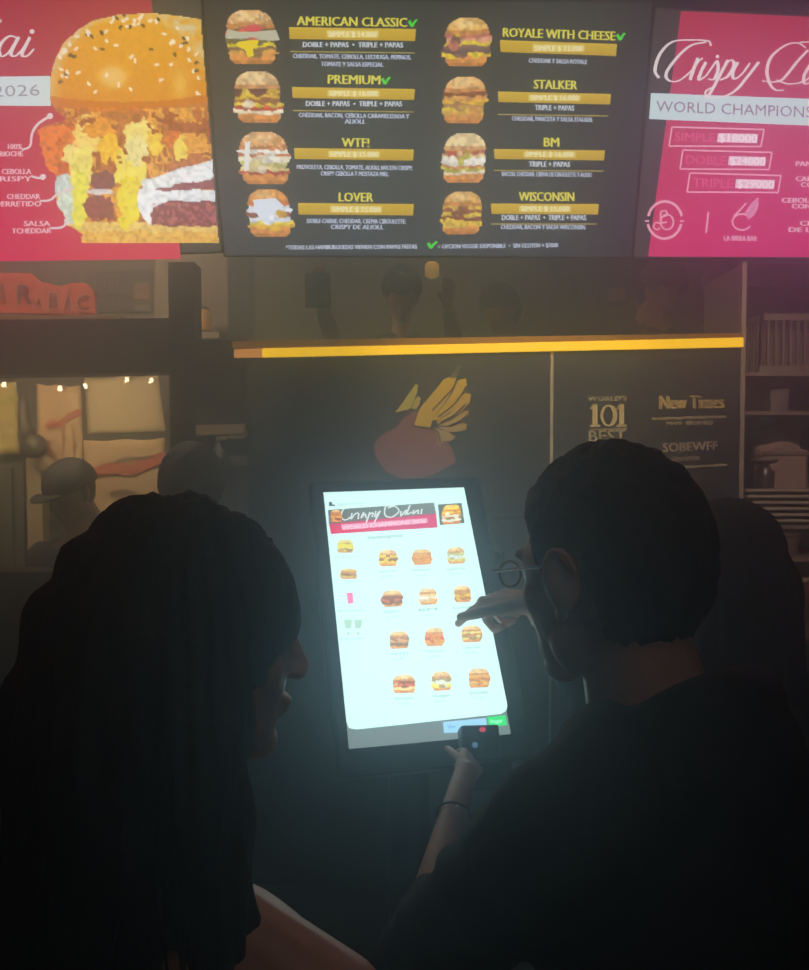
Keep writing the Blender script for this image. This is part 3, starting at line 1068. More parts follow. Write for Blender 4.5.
m_clip = mat('clip_metal', (230, 225, 210), 0.25, metal=0.7)
m_ink = mat('red_ink', (176, 84, 50), 0.7)
sheets = [
    ('wide plain beige sheet clipped at three corners beside the column', [(84, 378), (158, 374), (165, 431), (88, 434)], (206, 176, 126), [(85, 386), (127, 379), (151, 380)]),
    ('pale yellow sheet hanging at the far left of the kitchen opening', [(-60, 380), (18, 382), (20, 454), (-60, 456)], (200, 172, 96), [(4, 384)]),
    ('beige sheet with red print hanging left of the plain sheet', [(40, 384), (84, 386), (86, 476), (42, 470)], (200, 160, 110), [(60, 388)]),
    ('low beige sheet with a red orange band under the plain sheet', [(88, 440), (168, 438), (166, 520), (90, 530)], (200, 162, 112), []),
]
for k, (lb, pts, c, clips) in enumerate(sheets):
    e = empty('hanging_sheet', KP.hit((pts[0][0] + pts[1][0]) / 2, pts[0][1]), lb, 'sheet', 'sheets hanging in the kitchen opening')
    sheet(KP, pts, off=0.02 * k).build('sheet', mat('sheet_%s' % 'abcd'[k], c, .75, noise=.1, scale=9), e, smooth=True)
    for (cx, cy) in clips:
        slab(KP, [(cx - 1.8, cy - 2), (cx + 1.8, cy - 2), (cx + 2.2, cy + 3), (cx - 2.2, cy + 3)], 0.012, 0.02 * k + 0.016).build('clip', m_clip, e)
    A = Art(KP, 0.02 * k + 0.012)
    if k == 2:
        A.path([(46, 428), (52, 422), (60, 424), (70, 416), (82, 412)], 6, (176, 84, 50))
        A.path([(48, 440), (50, 452), (56, 458)], 3, (170, 96, 56))
        A.path([(62, 426), (63, 440), (62, 456)], 2.2, (170, 110, 60))
        A.path([(72, 424), (73, 440), (74, 452)], 2.2, (170, 110, 60))
        A.build('print', m_print, e)
    if k == 1:
        A.path([(2, 404), (10, 398), (18, 399)], 5, (170, 160, 40))
        A.build('print', m_print, e)
    if k == 3:
        A.path([(92, 474), (110, 468), (130, 470), (150, 462), (165, 456)], 11, (190, 86, 52))
        A.up()
        A.path([(116, 462), (128, 458), (140, 459), (154, 456)], 3.2, (110, 74, 46))
        A.path([(110, 494), (124, 491), (136, 494)], 4, (120, 84, 54))
        A.build('print', m_print, e)
r = MB().tube([KP.hit(-120, 379, -.01), KP.hit(168, 373, -.01)], .012).build('sheet_rail', m_met, loc=KP.hit(80, 376))
setp(r, 'thin dark rail carrying the sheets in the kitchen opening', 'rail')
# dark upright between yellow and printed sheets (hanging ladle shape)
e = empty('hanging_ladle', KP.hit(26, 400, .06), 'dark ladle hanging between the yellow sheet and the printed sheet', 'ladle')
MB().tube([KP.hit(22, 386, .08), KP.hit(24, 405, .08), KP.hit(25, 425, .08), KP.hit(30, 440, .08)], [.012, .02, .03, .04]).build('handle', mat('dark_steel', (84, 70, 56), .5, metal=.4), e, smooth=True)
p = KP.hit(34, 446, .08)
MB().sphere(p, (.065, .05, .06)).build('bowl', MATS['dark_steel'], e, smooth=True)
# grey cabinet low left
e = empty('kitchen_cabinet', KP.hit(0, 520), 'grey steel cabinet standing under the yellow sheet in the kitchen', 'cabinet')
a, b = KP.hit(-110, 458, .0), KP.hit(19, 458, .0)
MB().box(a.x, b.x, a.y + .05, a.y + .5, 0, a.z).build('body', mat('grey_steel', (110, 102, 88), .45, metal=.3), e, bevel=.006)
MB().box(a.x - .01, b.x + .01, a.y + .02, a.y + .52, a.z, a.z + .03).build('top', mat('dark_top', (60, 52, 48), .4), e, bevel=.004)
MB().box(a.x + .05, b.x - .05, a.y + .025, a.y + .05, .12, a.z - .05).build('door', MATS['grey_steel'], e, bevel=.004)
e = empty('steel_post', (KP.hit(30, 500).x, KP.hit(30, 500).y, 0), 'pale upright post beside the grey cabinet in the kitchen', 'post')
a = KP.hit(30, 458)
MB().box(a.x - .03, a.x + .05, a.y + .02, a.y + .1, 0, a.z).build('shaft', mat('pale_post', (190, 160, 120), .5), e, bevel=.004)
MB().box(a.x - .035, a.x + .06, a.y + .01, a.y + .11, 0, .04).build('foot', MATS['pale_post'], e)

# red lettering sign above the lintel
NP = wallplane(50, 290, 4.0, 0)
e = empty('letter_sign', NP.hit(45, 292), 'red block letter sign glowing faintly above the kitchen opening', 'sign')
slab(NP, [(-80, 273), (30, 273), (40, 282), (52, 284), (60, 287), (72, 283), (85, 283), (94, 291), (96, 316), (44, 314), (-80, 311)], 0.03).build('backing', mat('sign_red', (172, 62, 34), .5, emit=(150, 62, 38), es=.12), e)
A = Art(NP, 0.004)
OR = (225, 118, 70)
for k, (t, xa, xb, ya, h) in enumerate([('A', -6, 9, 306, 26), ('R', 15, 35, 306, 24), ('A', 33, 44, 309, 14), ('B', 47, 60, 310, 20), ('A', 62, 73, 311, 20), ('C', 75, 91, 312, 20)]):
    A.text(t, xa, ya, xb, ya + .4, h, OR, 0.0)
    A.up()
    A.text(t, xa + 2, ya - 1.6, xb - 2, ya - 1.2, h - 4, (120, 40, 24), -0.01)
    A.up()
A.build('lettering', emat('sign_glow', .8), e)
# reflection of the letters, built as an added ledge under the sign
MB().box(*sorted([NP.hit(-60, 330).x, NP.hit(122, 330).x]), NP.o.y - .02, NP.o.y + .25, NP.hit(0, 322).z, NP.hit(0, 316).z).build('shelf', mat('sign_reflection_ledge', (96, 66, 44), .35), e)

e = empty('pendant_lamp', at(432, 270, 4.0), 'tiny amber pendant lamp hanging below the middle menu screen', 'lamp')
p_ = at(432, 272, 4.0)
MB().lathe((p_.x, p_.y, p_.z - .03), [(.012, 0), (.032, .012), (.034, .06), (.02, .075)]).build('shade', mat('pendant_glow', (190, 140, 60), .5, emit=(190, 140, 50), es=.8), e, smooth=True)
MB().tube([(p_.x, p_.y, p_.z + .045), (p_.x, p_.y, ZC)], .004, 8).build('cord', m_met, e)
# small award plaques
def plaque(P, pts, lb, lines, box, bgc):
    e = empty('award_plaque', P.hit(*pts[0]), lb, 'plaque')
    slab(P, pts, .02).build('board', mat('plaque_board_%d' % int(pts[0][0]), bgc, .6), e)
    A = Art(P, .002)
    for t, xa, ya, xb, h, c in lines:
        A.text(t, xa, ya, xb, ya, h, c, .02)
    for q, c in box:
        A.poly(q, c)
    A.build('print', m_print, e)
    return e


WP = wallplane(120, 290, 4.4, 0)
WP.o.y = Y1 - .021
plaque(WP, [(96, 272), (152, 270), (152, 312), (96, 312)], 'small plaque with pale lettering and an orange square beside the red sign',
       [("WORLD'S", 104, 279, 120, 5, (150, 128, 104)), ('101', 104, 287, 118, 7, (160, 136, 110)), ('LA A', 100, 294, 128, 6.5, (150, 134, 104)), ('BEST', 102, 305, 122, 7, (136, 124, 96))],
       [([(134, 283), (149, 282), (149, 299), (134, 300)], (176, 120, 70)), ([(135, 304), (150, 305), (150, 310), (135, 310)], (160, 134, 100))], (84, 74, 60))
WP2 = wallplane(600, 300, 4.3, 0)
WP2.o.y = BP.o.y - .021
plaque(WP2, [(575, 284), (628, 282), (628, 336), (575, 336)], 'small dark plaque with pale letters and a yellow square above the counter strip',
       [('I AM', 579, 300, 604, 10, (130, 116, 92)), ('FOR', 580, 315, 597, 9, (110, 84, 80)), ('EST', 582, 329, 592, 9, (110, 98, 88))],
       [([(608, 288), (625, 287), (625, 300), (608, 301)], (176, 132, 60)), ([(608, 309), (622, 308), (622, 313), (608, 314)], (120, 112, 70)), ([(610, 320), (621, 319), (620, 331), (609, 332)], (112, 106, 66))], (56, 48, 46))
e = empty('small_lamp', BP.hit(203, 320, .1), 'small amber lantern glowing on the ledge left of the counter strip', 'lamp')
pb = BP.hit(203, 334, .12)
lg = empty('wall_ledge', (pb.x, BP.o.y, pb.z), 'narrow brown ledge under the small amber lantern', 'ledge')
MB().box(pb.x - .14, pb.x + .1, BP.o.y - .2, BP.o.y, pb.z - .03, pb.z).build('board', MATS['brown_panel'], lg)
MB().box(pb.x - .10, pb.x - .08, BP.o.y - .15, BP.o.y, pb.z - .12, pb.z - .03).build('bracket', m_met, lg)
MB().lathe((pb.x, pb.y, pb.z), [(.05, 0), (.05, .012), (.04, .014)]).build('base', m_met, e)
MB().lathe((pb.x, pb.y, pb.z + .014), [(.038, 0), (.045, .03), (.045, .09), (.036, .11)]).build('shade', mat('lamp_glow', (190, 130, 60), .5, emit=(160, 110, 40), es=.45), e, smooth=True)
MB().lathe((pb.x, pb.y, pb.z + .124), [(.04, 0), (.03, .015), (.006, .02)]).build('cap', m_met, e)

# ================================================================== RIGHT SHELVING
RP = wallplane(775, 420, 3.25, 0)
m_rb = mat('shelf_back', (98, 78, 70), .7, noise=.2, scale=4)
m_rs = mat('shelf_edge', (150, 126, 112), .55)
rk = empty('shelf_unit', (RP.hit(860, 500).x, RP.o.y + .2, 0), 'tall brown shelf unit standing right of the black counter', 'shelf unit')
a, b = RP.hit(745, 264), RP.hit(1010, 700)
MB().box(a.x, b.x, a.y + .38, a.y + .41, 0, a.z).build('back_panel', m_rb, rk)
MB().box(a.x - .008, a.x + .008, a.y, a.y + .41, 0, a.z).build('side_panel', m_rs, rk)
MB().box(b.x - .012, b.x + .012, a.y, a.y + .41, 0, a.z).build('side_panel', m_rs, rk)
for py in (266, 374, 413, 527, 560, 640):
    z = RP.hit(775, py).z
    MB().box(a.x + .008, b.x - .012, a.y, a.y + .38, z - .007, z + .007).build('shelf', m_rs, rk)


def shz(py):
    return RP.hit(775, py).z + .007


# wire basket on the upper shelf
z = shz(374)
p = RP.hit(792, 372)
e = empty('wire_basket', (p.x, p.y + .12, z), 'tall pale barred basket on the upper shelf at the right', 'basket')
mb = MB()
for k in range(9):
    x = p.x - .1 + k * .028
    mb.box(x, x + .008, p.y + .05, p.y + .058, z, z + .21)
for k in range(6):
    y = p.y + .05 + k * .03
    mb.box(p.x - .1, p.x - .094, y, y + .008, z, z + .21)
mb.box(p.x - .105, p.x + .14, p.y + .045, p.y + .06, z + .2, z + .225)
mb.box(p.x - .105, p.x + .14, p.y + .045, p.y + .06, z, z + .03)
mb.box(p.x - .105, p.x - .088, p.y + .045, p.y + .2, z + .2, z + .225)
mb.build('bars', mat('basket_wire', (140, 122, 102), .5), e)
MB().box(p.x - .09, p.x + .13, p.y + .07, p.y + .2, z + .005, z + .16).build('lining', mat('basket_lining', (110, 90, 74), .8), e)
e = empty('paper_box', RP.hit(790, 411, -.1), 'small grey cardboard box on the narrow middle shelf at the right', 'box')
p = RP.hit(789, 412)
z = shz(413)
MB().box(p.x - .045, p.x + .025, p.y + .06, p.y + .13, z, z + .075).build('carton', mat('grey_card', (128, 112, 104), .8), e, bevel=.003)
MB().box(p.x - .048, p.x + .028, p.y + .057, p.y + .133, z + .075, z + .087).build('lid', mat('grey_card_lid', (138, 122, 112), .8), e, bevel=.002)
# crumpled paper bag with pink top and bottle on the big shelf
z = shz(489.0) if False else RP.hit(775, 492).z
mbt = MB()
e = empty('paper_bag', RP.hit(797, 470, -.15), 'pale pink crumpled paper bag standing behind the stacked trays', 'bag')
p = RP.hit(799, 450)
bagc = MB().sphere((p.x, p.y + .2, p.z + .02), (.09, .07, .09)).sphere((p.x + .04, p.y + .2, p.z + .07), (.06, .05, .05)).sphere((p.x - .05, p.y + .19, p.z + .0), (.05, .05, .05)).box(p.x - .07, p.x + .1, p.y + .14, p.y + .26, z, p.z)
bagc.fuse('bag_body', mat('pink_paper', (196, 158, 142), .85, noise=.1, scale=20, bump=.5), e, voxel=.01, it=3)
MB().box(p.x - .075, p.x + .105, p.y + .135, p.y + .265, p.z - .02, p.z - .005).build('fold_band', mat('pink_fold', (150, 120, 106), .85), e)
e = empty('sauce_bottle', RP.hit(772, 490, -.05), 'short dark brown bottle with a wide cap on the tray stack', 'bottle')
p = RP.hit(771, 488)
MB().lathe((p.x, p.y + .06, p.z), [(.034, 0), (.036, .005), (.036, .06), (.02, .078), (.018, .09)]).build('body', mat('brown_bottle', (66, 44, 36), .3), e, smooth=True)
MB().lathe((p.x, p.y + .06, p.z + .09), [(.03, 0), (.05, .012), (.05, .022), (.02, .026)]).build('cap', mat('bottle_cap', (120, 96, 84), .5), e, smooth=True)
# stacked trays
m_tray = mat('tray_cream', (206, 186, 160), .5)
names = ['topmost', 'second', 'third', 'fourth', 'fifth', 'lowest']
first = None
for k in range(6):
    zt_ = RP.hit(775, 491 + k * 6.1).z
    pa = RP.hit(749 + k * 1.5, 491), RP.hit(870, 491)
    if first is None:
        t = empty('serving_tray', (pa[0].x, pa[0].y + .02, zt_), '', 'tray')
        x0_, x1_, y0_ = pa[0].x, pa[1].x, pa[0].y + .01
        MB().box(x0_, x1_, y0_, y0_ + .3, zt_ - .003, zt_ + .003).build('base', mat('tray_base', (110, 92, 78), .5), t, bevel=.001)
        MB().box(x0_ - .01, x1_ + .01, y0_ - .012, y0_, zt_ - .002, zt_ + .008).box(x0_ - .01, x0_, y0_, y0_ + .3, zt_ - .002, zt_ + .008).build('rim', m_tray, t, bevel=.001)
        first = t
    else:
        t = first.copy()
        COL.objects.link(t)
        t.location = (first.location.x + .006 * k, first.location.y, zt_)
        for ch in list(first.children):
            c = ch.copy()
            COL.objects.link(c)
            c.parent = t
    t['label'] = '%s cream rimmed tray in the stack on the right shelf' % names[k]
    t['group'] = 'cream trays stacked on the right shelf'
# things on the two low shelves
e = empty('food_tub', RP.hit(790, 545, -.1), 'beige food tub on the shelf just below the tray stack', 'tub')
p = RP.hit(792, 553)
zz = shz(560)
MB().lathe((p.x, p.y + .1, zz), [(.05, 0), (.06, .004), (.075, .075), (.078, .08)]).build('tub', mat('beige_tub', (170, 140, 108), .5), e, smooth=True)
MB().lathe((p.x, p.y + .1, zz + .08), [(.082, 0), (.082, .01), (.07, .014)]).build('lid', mat('tub_lid', (150, 122, 96), .5), e, smooth=True)
e = empty('drink_cup', RP.hit(806, 575, .0), 'red orange paper cup at the right edge below the beige tub', 'cup')
p = RP.hit(807, 600)
zz = shz(640)
MB().lathe((p.x, p.y + .08, zz), [(.03, 0), (.032, .002), (.045, .2), (.047, .206)]).build('cup', mat('orange_cup', (190, 96, 60), .5), e, smooth=True)
MB().lathe((p.x, p.y + .08, zz + .206), [(.05, 0), (.05, .01), (.044, .016)]).build('lid', mat('cup_lid', (200, 180, 160), .5), e, smooth=True)
# amber candle jar low at the right edge, on a side table
tb = empty('side_table', (.93, 1.9, 0), 'low dark side table at the right edge holding an amber lamp', 'table')
tx, ty, tz = at(812, 735, 2.0)
tb.location = (tx + .1, ty, 0)
MB().box(tx - .06, tx + .3, ty - .12, ty + .2, tz - .03, tz).build('table_top', mat('dark_wood', (60, 40, 26), .4, noise=.3, scale=10), tb, bevel=.004)
for sx, sy in ((-.05, -.1), (.27, -.1), (-.05, .17), (.27, .17)):
    MB().box(tx + sx, tx + sx + .025, ty + sy, ty + sy + .025, 0, tz - .03).build('leg', MATS['dark_wood'], tb)
e = empty('table_lamp', (tx, ty, tz), 'small amber glass lamp glowing on the side table at the right edge', 'lamp')
MB().lathe((tx, ty, tz), [(.028, 0), (.03, .01), (.024, .016)]).build('base', m_met, e)
MB().lathe((tx, ty, tz + .016), [(.022, 0), (.026, .01), (.027, .075), (.02, .09)]).build('glass_shade', mat('amber_glass', (230, 150, 80), .3, emit=(226, 140, 80), es=.75), e, smooth=True)
MB().lathe((tx, ty, tz + .106), [(.024, 0), (.024, .006), (.008, .012)]).build('cap', m_met, e)

# ================================================================== ORDERING KIOSK
ku, kv = c2w((.9769, -.0336, .2094)), c2w((.1333, .869, -.4765))
KI = Plane(323, 492, 1.80, ku, kv)
tl, tr, br, bl = [KI.hit(*q) for q in ((323, 492), (464, 487), (511, 734), (349, 749))]
kc = (tl + br) / 2
kiosk = empty('ordering_kiosk', (kc.x + .03, kc.y + .12, 0), 'tall self ordering touchscreen kiosk with a bright white burger menu', 'kiosk')
W_, H_ = (tr - tl).length, (bl - tl).length
U = (tr - tl).normalized()
V = (bl - tl) - U * (bl - tl).dot(U)
V.normalize()
N = KI.n
T = lambda a, b, c=0.0: tl + U * a + V * b + N * c
bz = .028
MB().prism([T(-bz, -bz, -.002), T(W_ + bz + .012, -bz, -.002), T(W_ + bz + .012, H_ + bz + .02, -.002), T(-bz + .004, H_ + bz + .02, -.002)], -N * .045).build('screen_housing', mat('kiosk_black', (22, 23, 25), .35), kiosk, bevel=.008)
m_k = emat('kiosk_pixels', KIOSK_S, True)
A = Art(KI, 0.0005)
BG = (204, 240, 233)
A.poly([(323, 492), (464, 487), (511, 734), (349, 749)], (108, 122, 122))
A.up(2)
A.poly([(323.5, 492.5), (464, 487.5), (507.5, 706), (506, 711), (501, 714), (356, 729.5), (349, 728), (346.5, 722)], BG)
A.up(2)
# banner
A.quad2([(328, 510), (434, 502.5), (436, 514), (329, 524)], [(96, 110, 104), (120, 130, 124), (110, 120, 118), (110, 96, 96)])
A.quad2([(329, 524), (436, 513), (437.5, 527.5), (331, 534)], [(200, 52, 96), (205, 60, 104), (205, 66, 112), (222, 40, 92)])
A.up()
A.quad2([(341, 524.5), (427, 518), (428, 522.5), (342, 530)], [(226, 150, 176)] * 4)
for pth in ([(350, 507.5), (344, 509), (341, 516), (345, 520), (351, 517)], [(352, 513), (351, 519), (355, 514), (358, 513)], [(359, 513), (358, 519)], [(364, 512), (361, 518), (365, 514), (366, 518)],
            [(370, 512), (366, 523), (369, 515), (373, 513), (372, 517)], [(376, 511), (375, 517), (380, 511), (374, 523)],
            [(392, 507), (386, 506), (385, 515), (392, 517), (399, 511), (394, 506), (388, 508)], [(401, 511), (401, 516), (406, 510), (405, 515)], [(410, 505), (407, 514), (412, 512)], [(414, 510), (413, 514), (418, 510), (418, 514)], [(422, 509), (421, 514)]):
    A.path(pth, 1.2, (206, 222, 214), wf=1.5)
A.text('WORLD CHAMPIONS 2026', 342, 530, 426, 523, 4.2, (240, 200, 214), .03)
A.raster(329, 509, 343, 523, burger_img(77, [(200, 120, 60), (220, 170, 80), (150, 70, 40)], (214, 150, 90), res=16))
A.poly([(438, 504.5), (461.5, 503), (464.5, 523), (440, 525)], (92, 104, 96))
A.up()
A.raster(440, 504, 463, 525, burger_img(91, [(235, 190, 60), (210, 130, 40), (225, 225, 190), (170, 120, 60), (225, 225, 200)], (240, 190, 50), res=26), slope=-1.5)
A.poly([(329, 502), (332, 502), (332, 504.5), (335, 504.5), (335, 506), (329, 506)], (70, 90, 90))
A.text('Buscar en el menu', 338, 505.5, 364, 504, 2.6, (150, 190, 186), 0)
A.text('Hamburguesas', 368, 539.5, 403, 536.5, 3.6, (120, 150, 146), .01)
ic = [((345, 546), 19, 14, 0), ((348.5, 573.5), 20, 11, 1)]
A.raster(335.5, 539, 355, 553.5, burger_img(40, [(230, 210, 40), (225, 200, 60), (150, 130, 90)], (215, 200, 90), res=20, pale=.85))
A.raster(338.5, 568, 359, 579.5, burger_img(44, [(200, 140, 70), (150, 90, 50), (200, 170, 90)], (220, 170, 90), res=20, pale=.85))
A.poly([(346.5, 593), (352.5, 592.5), (353.5, 603), (348, 604)], (235, 120, 165))
for x in (348, 358):
    A.poly([(x - 4, 620), (x + 4, 619.5), (x + 3, 628), (x - 2.5, 628.5)], (170, 205, 180))
    A.poly([(x - 1, 632), (x + 1.5, 632), (x + 1.5, 635), (x - 1, 635)], (180, 210, 185))
for y, t, x in ((558, 'Hamburguesas', 335), (583, 'Papas', 345), (612, 'Bebidas', 338), (640, 'Cervezas', 340)):
    A.text(t, x, y, x + (10 if t == 'Papas' else 24), y - 1, 2.4, (160, 196, 190), 0)
grid = [(388, 558, 22, 18), (422, 557, 23, 17), (456, 555.5, 21, 18), (392.5, 598.5, 24, 18), (428, 596.5, 21, 18), (462.5, 594, 20, 18),
        (399, 640, 23, 19), (434.5, 637, 22, 20), (471.5, 634, 24, 18), (404, 684, 27, 20), (441.5, 681, 23, 21), (479, 678, 25, 21)]
gf = [[(235, 200, 50), (150, 90, 60), (225, 180, 50)], [(225, 150, 70), (200, 120, 60), (225, 150, 60)], [(190, 190, 120), (215, 222, 220), (210, 190, 90)],
      [(140, 80, 50), (190, 100, 60), (120, 70, 50)], [(225, 190, 120), (220, 215, 190), (215, 160, 80)], [(190, 130, 50), (225, 175, 60), (170, 110, 50)],
      [(170, 110, 70), (205, 150, 90), (150, 100, 70)], [(220, 130, 60), (190, 80, 40), (225, 150, 70)], [(225, 200, 110), (190, 130, 70), (150, 130, 90)],
      [(160, 80, 50), (220, 110, 70), (235, 205, 130)], [(170, 140, 90), (215, 220, 200), (230, 220, 80)], [(220, 160, 80), (190, 120, 60), (225, 170, 90)]]
nm = ['American Classic', 'Premium', 'Royale with Cheese', 'Stalker', 'BM', 'Lover', 'WTF!', 'Wisconsin', 'Crispy Dubai', 'Simple', 'Veggie', 'Doble']
for k, (x, y, w_, h_) in enumerate(grid):
    A.raster(x - w_ / 2, y - h_ / 2, x + w_ / 2, y + h_ / 2, burger_img(100 + 3 * k, gf[k], (224, 176, 110), res=22, pale=.92), keyx=1, slope=-1)
    A.text(nm[k], x - 9, y + h_ / 2 + 6, x + 9, y + h_ / 2 + 4.8, 2.8, (130, 164, 158), .01)
    A.text('$15.000', x - 6, y + h_ / 2 + 11, x + 5, y + h_ / 2 + 10.2, 2.4, (165, 200, 194), 0)
A.poly([(443, 722), (486, 718), (488, 731), (444, 733)], (150, 200, 225))
A.poly([(487.5, 717), (505.5, 715.2), (507, 725), (489, 727)], (50, 215, 110))
A.up()
A.text('Pagar', 491, 723.5, 503, 722.3, 4, (150, 245, 190), .02)
A.text('Ver', 448, 729, 456, 728, 4, (110, 160, 200), .02)
A.build('display', m_k, kiosk)
# stand
m_kb = mat('kiosk_stand', (26, 27, 30), .4, metal=.3)
bc = T(W_ * .5, H_ * .55, -.05)
MB().tube([(bc.x, bc.y + .12, .02), (bc.x, bc.y + .12, bc.z - .12), bc + Vector((0, .01, 0))], [.045, .045, .05], 16).build('pole', m_kb, kiosk, smooth=True)
MB().box(bc.x - .2, bc.x + .2, bc.y - .08, bc.y + .32, 0, .02).build('base', m_kb, kiosk, bevel=.006)
# card reader at the lower right of the screen
cr = KI.hit(481, 745)
RDP = Plane(481, 745, (cr - CAM).dot(FWD) - .035, ku, kv)
rd = slab(RDP, [(461, 725), (499, 724), (502, 759), (463, 762)], .032).build('card_reader', mat('reader_black', (16, 18, 22), .35), kiosk, bevel=.004)
A = Art(RDP, .001)
A.poly([(465, 729), (494, 727), (495, 737), (466, 739)], (20, 30, 44))
for i in range(3):
    for j in range(3):
        A.poly([(467 + i * 10, 743 + j * 5.5), (474 + i * 10, 742.5 + j * 5.5), (474.4 + i * 10, 746.5 + j * 5.5), (467.4 + i * 10, 747 + j * 5.5)], (40, 48, 56))
kp = A.build('keypad', m_print, rd)
kp.parent = rd
kp.location = wloc(kiosk) - wloc(rd) if False else kp.location
A = Art(RDP, .0015)
A.disc(482.5, 729.5, 3.2, 2.6, (235, 70, 100))
A.disc(475, 745, 3, 3, (90, 130, 165))
A.build('status_light', emat('reader_light', .9, False), rd)
MB().prism([T(W_ * .72, H_ + .0, -.01), T(W_ * .98, H_ + .0, -.01), T(W_ * .98, H_ + .09, -.01), T(W_ * .72, H_ + .09, -.01)], -N * .02).build('reader_bracket', m_kb, kiosk)

# card stand (beige bent frame) behind the kiosk, right of the screen
FP = wallplane(508, 530, 2.3, 0)
e = empty('sign_holder', FP.hit(508, 560), 'pale bent metal sign holder frame just right of the kiosk screen', 'sign holder')
m_fr = mat('beige_metal', (235, 222, 200), .5)
slab(FP, [(492, 515.5), (530, 513.5), (530, 518.5), (497, 520.5), (502, 554), (494, 551), (489, 533)], .012).build('frame', m_fr, e)
FP_b = FP.hit(500, 552)
MB().box(FP_b.x - .012, FP_b.x + .012, FP_b.y, FP_b.y + .02, 0, FP_b.z).build('pole', m_kb, e)
MB().box(FP_b.x - .12, FP_b.x + .12, FP_b.y - .1, FP_b.y + .12, 0, .015).build('base', m_kb, e)
A = Art(CP, .001)
A.path([(484, 486), (485, 497)], 1.4, (88, 94, 96))
A.path([(484, 486), (491, 487), (492, 493), (486, 498)], 1.4, (88, 94, 96))
A.build('small_letter', m_print, counter)

# ================================================================== PEOPLE
m_skin = mat('skin', (196, 140, 116), .5, noise=.08, scale=60)
m_skin2 = mat('skin_tan', (178, 122, 98), .5, noise=.08, scale=60)
m_hair = mat('black_hair', (17, 14, 13), .7, noise=.3, scale=90, bump=.3)
m_hood = mat('black_cotton', (22, 23, 26), .9, noise=.2, scale=40, bump=.25)
m_jean = mat('dark_denim', (24, 28, 40), .9, noise=.2, scale=60)
m_shoe = mat('dark_shoe', (26, 24, 24), .6)
m_top = mat('dark_top_cloth', (20, 21, 26), .9, noise=.2, scale=50)
m_glass = mat('glasses_metal', (150, 150, 150), .25, metal=.7)
m_eye = mat('eye_white', (225, 220, 214), .2)


def RZ(a):
    return Matrix.Rotation(math.radians(a), 3, 'Z')


def head_prims(mb, c, R, k=1.0):
    """c: mid-head; R: 3x3, local +y is where the face looks"""
    P = lambda x, y, z: c + R @ (Vector((x, y, z)) * k)
    S = lambda p, r, M=None: mb.sphere(P(*p), tuple(q * k for q in r), R if M is None else R @ M, 20, 14)
    S((0, -.012, .032), (.074, .096, .088))
    S((0, .028, -.02), (.064, .068, .088))
    S((0, .045, -.07), (.05, .045, .038))
    S((0, .072, -.095), (.026, .022, .02))
    S((0, .026, .012), (.069, .066, .06))
    for s in (-1, 1):
        S((s * .038, .052, -.018), (.024, .028, .028))
        S((s * .046, .01, -.068), (.02, .036, .03))
        S((s * .03, .078, .028), (.022, .010, .008))
        # ear: flat shell, rim and lobe
        ear = RZ(-s * 28)
        S((s * .085, -.012, -.004), (.009, .018, .028), ear)
        pts = [P(s * (.090 + .004 * math.sin(t)), -.014 - .019 * math.cos(t + .3), -.001 + .03 * math.sin(t + .3)) for t in [q * .45 for q in range(10)]]
        for a, b in zip(pts[:-1], pts[1:]):
            mb.cap(a, .0042 * k, b, .0042 * k, 8)
        S((s * .08, .0, -.034), (.006, .008, .009))
    mb.cap(P(0, .094, .016), .008 * k, P(0, .112, -.022), .011 * k, 10)
    S((0, .108, -.026), (.016, .012, .009))
    S((0, .094, -.053), (.022, .011, .0055))
    S((0, .092, -.063), (.02, .011, .006))
    mb.cap(P(0, -.018, -.05), .056 * k, P(0, -.046, -.165), .054 * k, 18)


def eyes(c, R, parent, k=1.0):
    for s in (-1, 1):
        MB().sphere(c + R @ (Vector((s * .031, .071, .006)) * k), .0125 * k, None, 14, 10).build('eye', m_eye, parent, smooth=True)


def skull_hair(c, R, k, hairline, thick, name, parent, seed=0, m=None, n=110):
    """hair as one surface hugging the skull, thick where hair grows"""
    vs, fs = [], []
    nv = 70
    for j in range(nv + 1):
        th = PI * j / nv
        for i in range(n):
            ph = 2 * PI * i / n
            d = Vector((math.sin(th) * math.cos(ph), math.sin(th) * math.sin(ph), math.cos(th)))
            p = Vector((0, -.012, .022)) + Vector((d.x * .074, d.y * .096, d.z * (.098 if d.z > 0 else .105)))
            g = hairline(p)
            g = max(0, min(1, .5 + g * 32))
            g = g * g * (3 - 2 * g)
            fluff = float(vn(np.array(ph * 9 + seed), np.array(th * 7), 40 + seed)) - .5
            fl2 = float(vn(np.array(ph * 28 + seed), np.array(th * 9), 41 + seed)) - .5
            e = -.012 * (1 - g) + g * (thick(p) + .006 * fluff + .004 * fl2)
            p = p + d * e
            vs.append(c + R @ (p * k))
    for j in range(nv):
        for i in range(n):
            i2 = (i + 1) % n
            fs.append((j * n + i, (j + 1) * n + i, (j + 1) * n + i2, j * n + i2))
    o = MB().add(vs, fs).build(name, m or m_hair, parent, smooth=True)
    return o


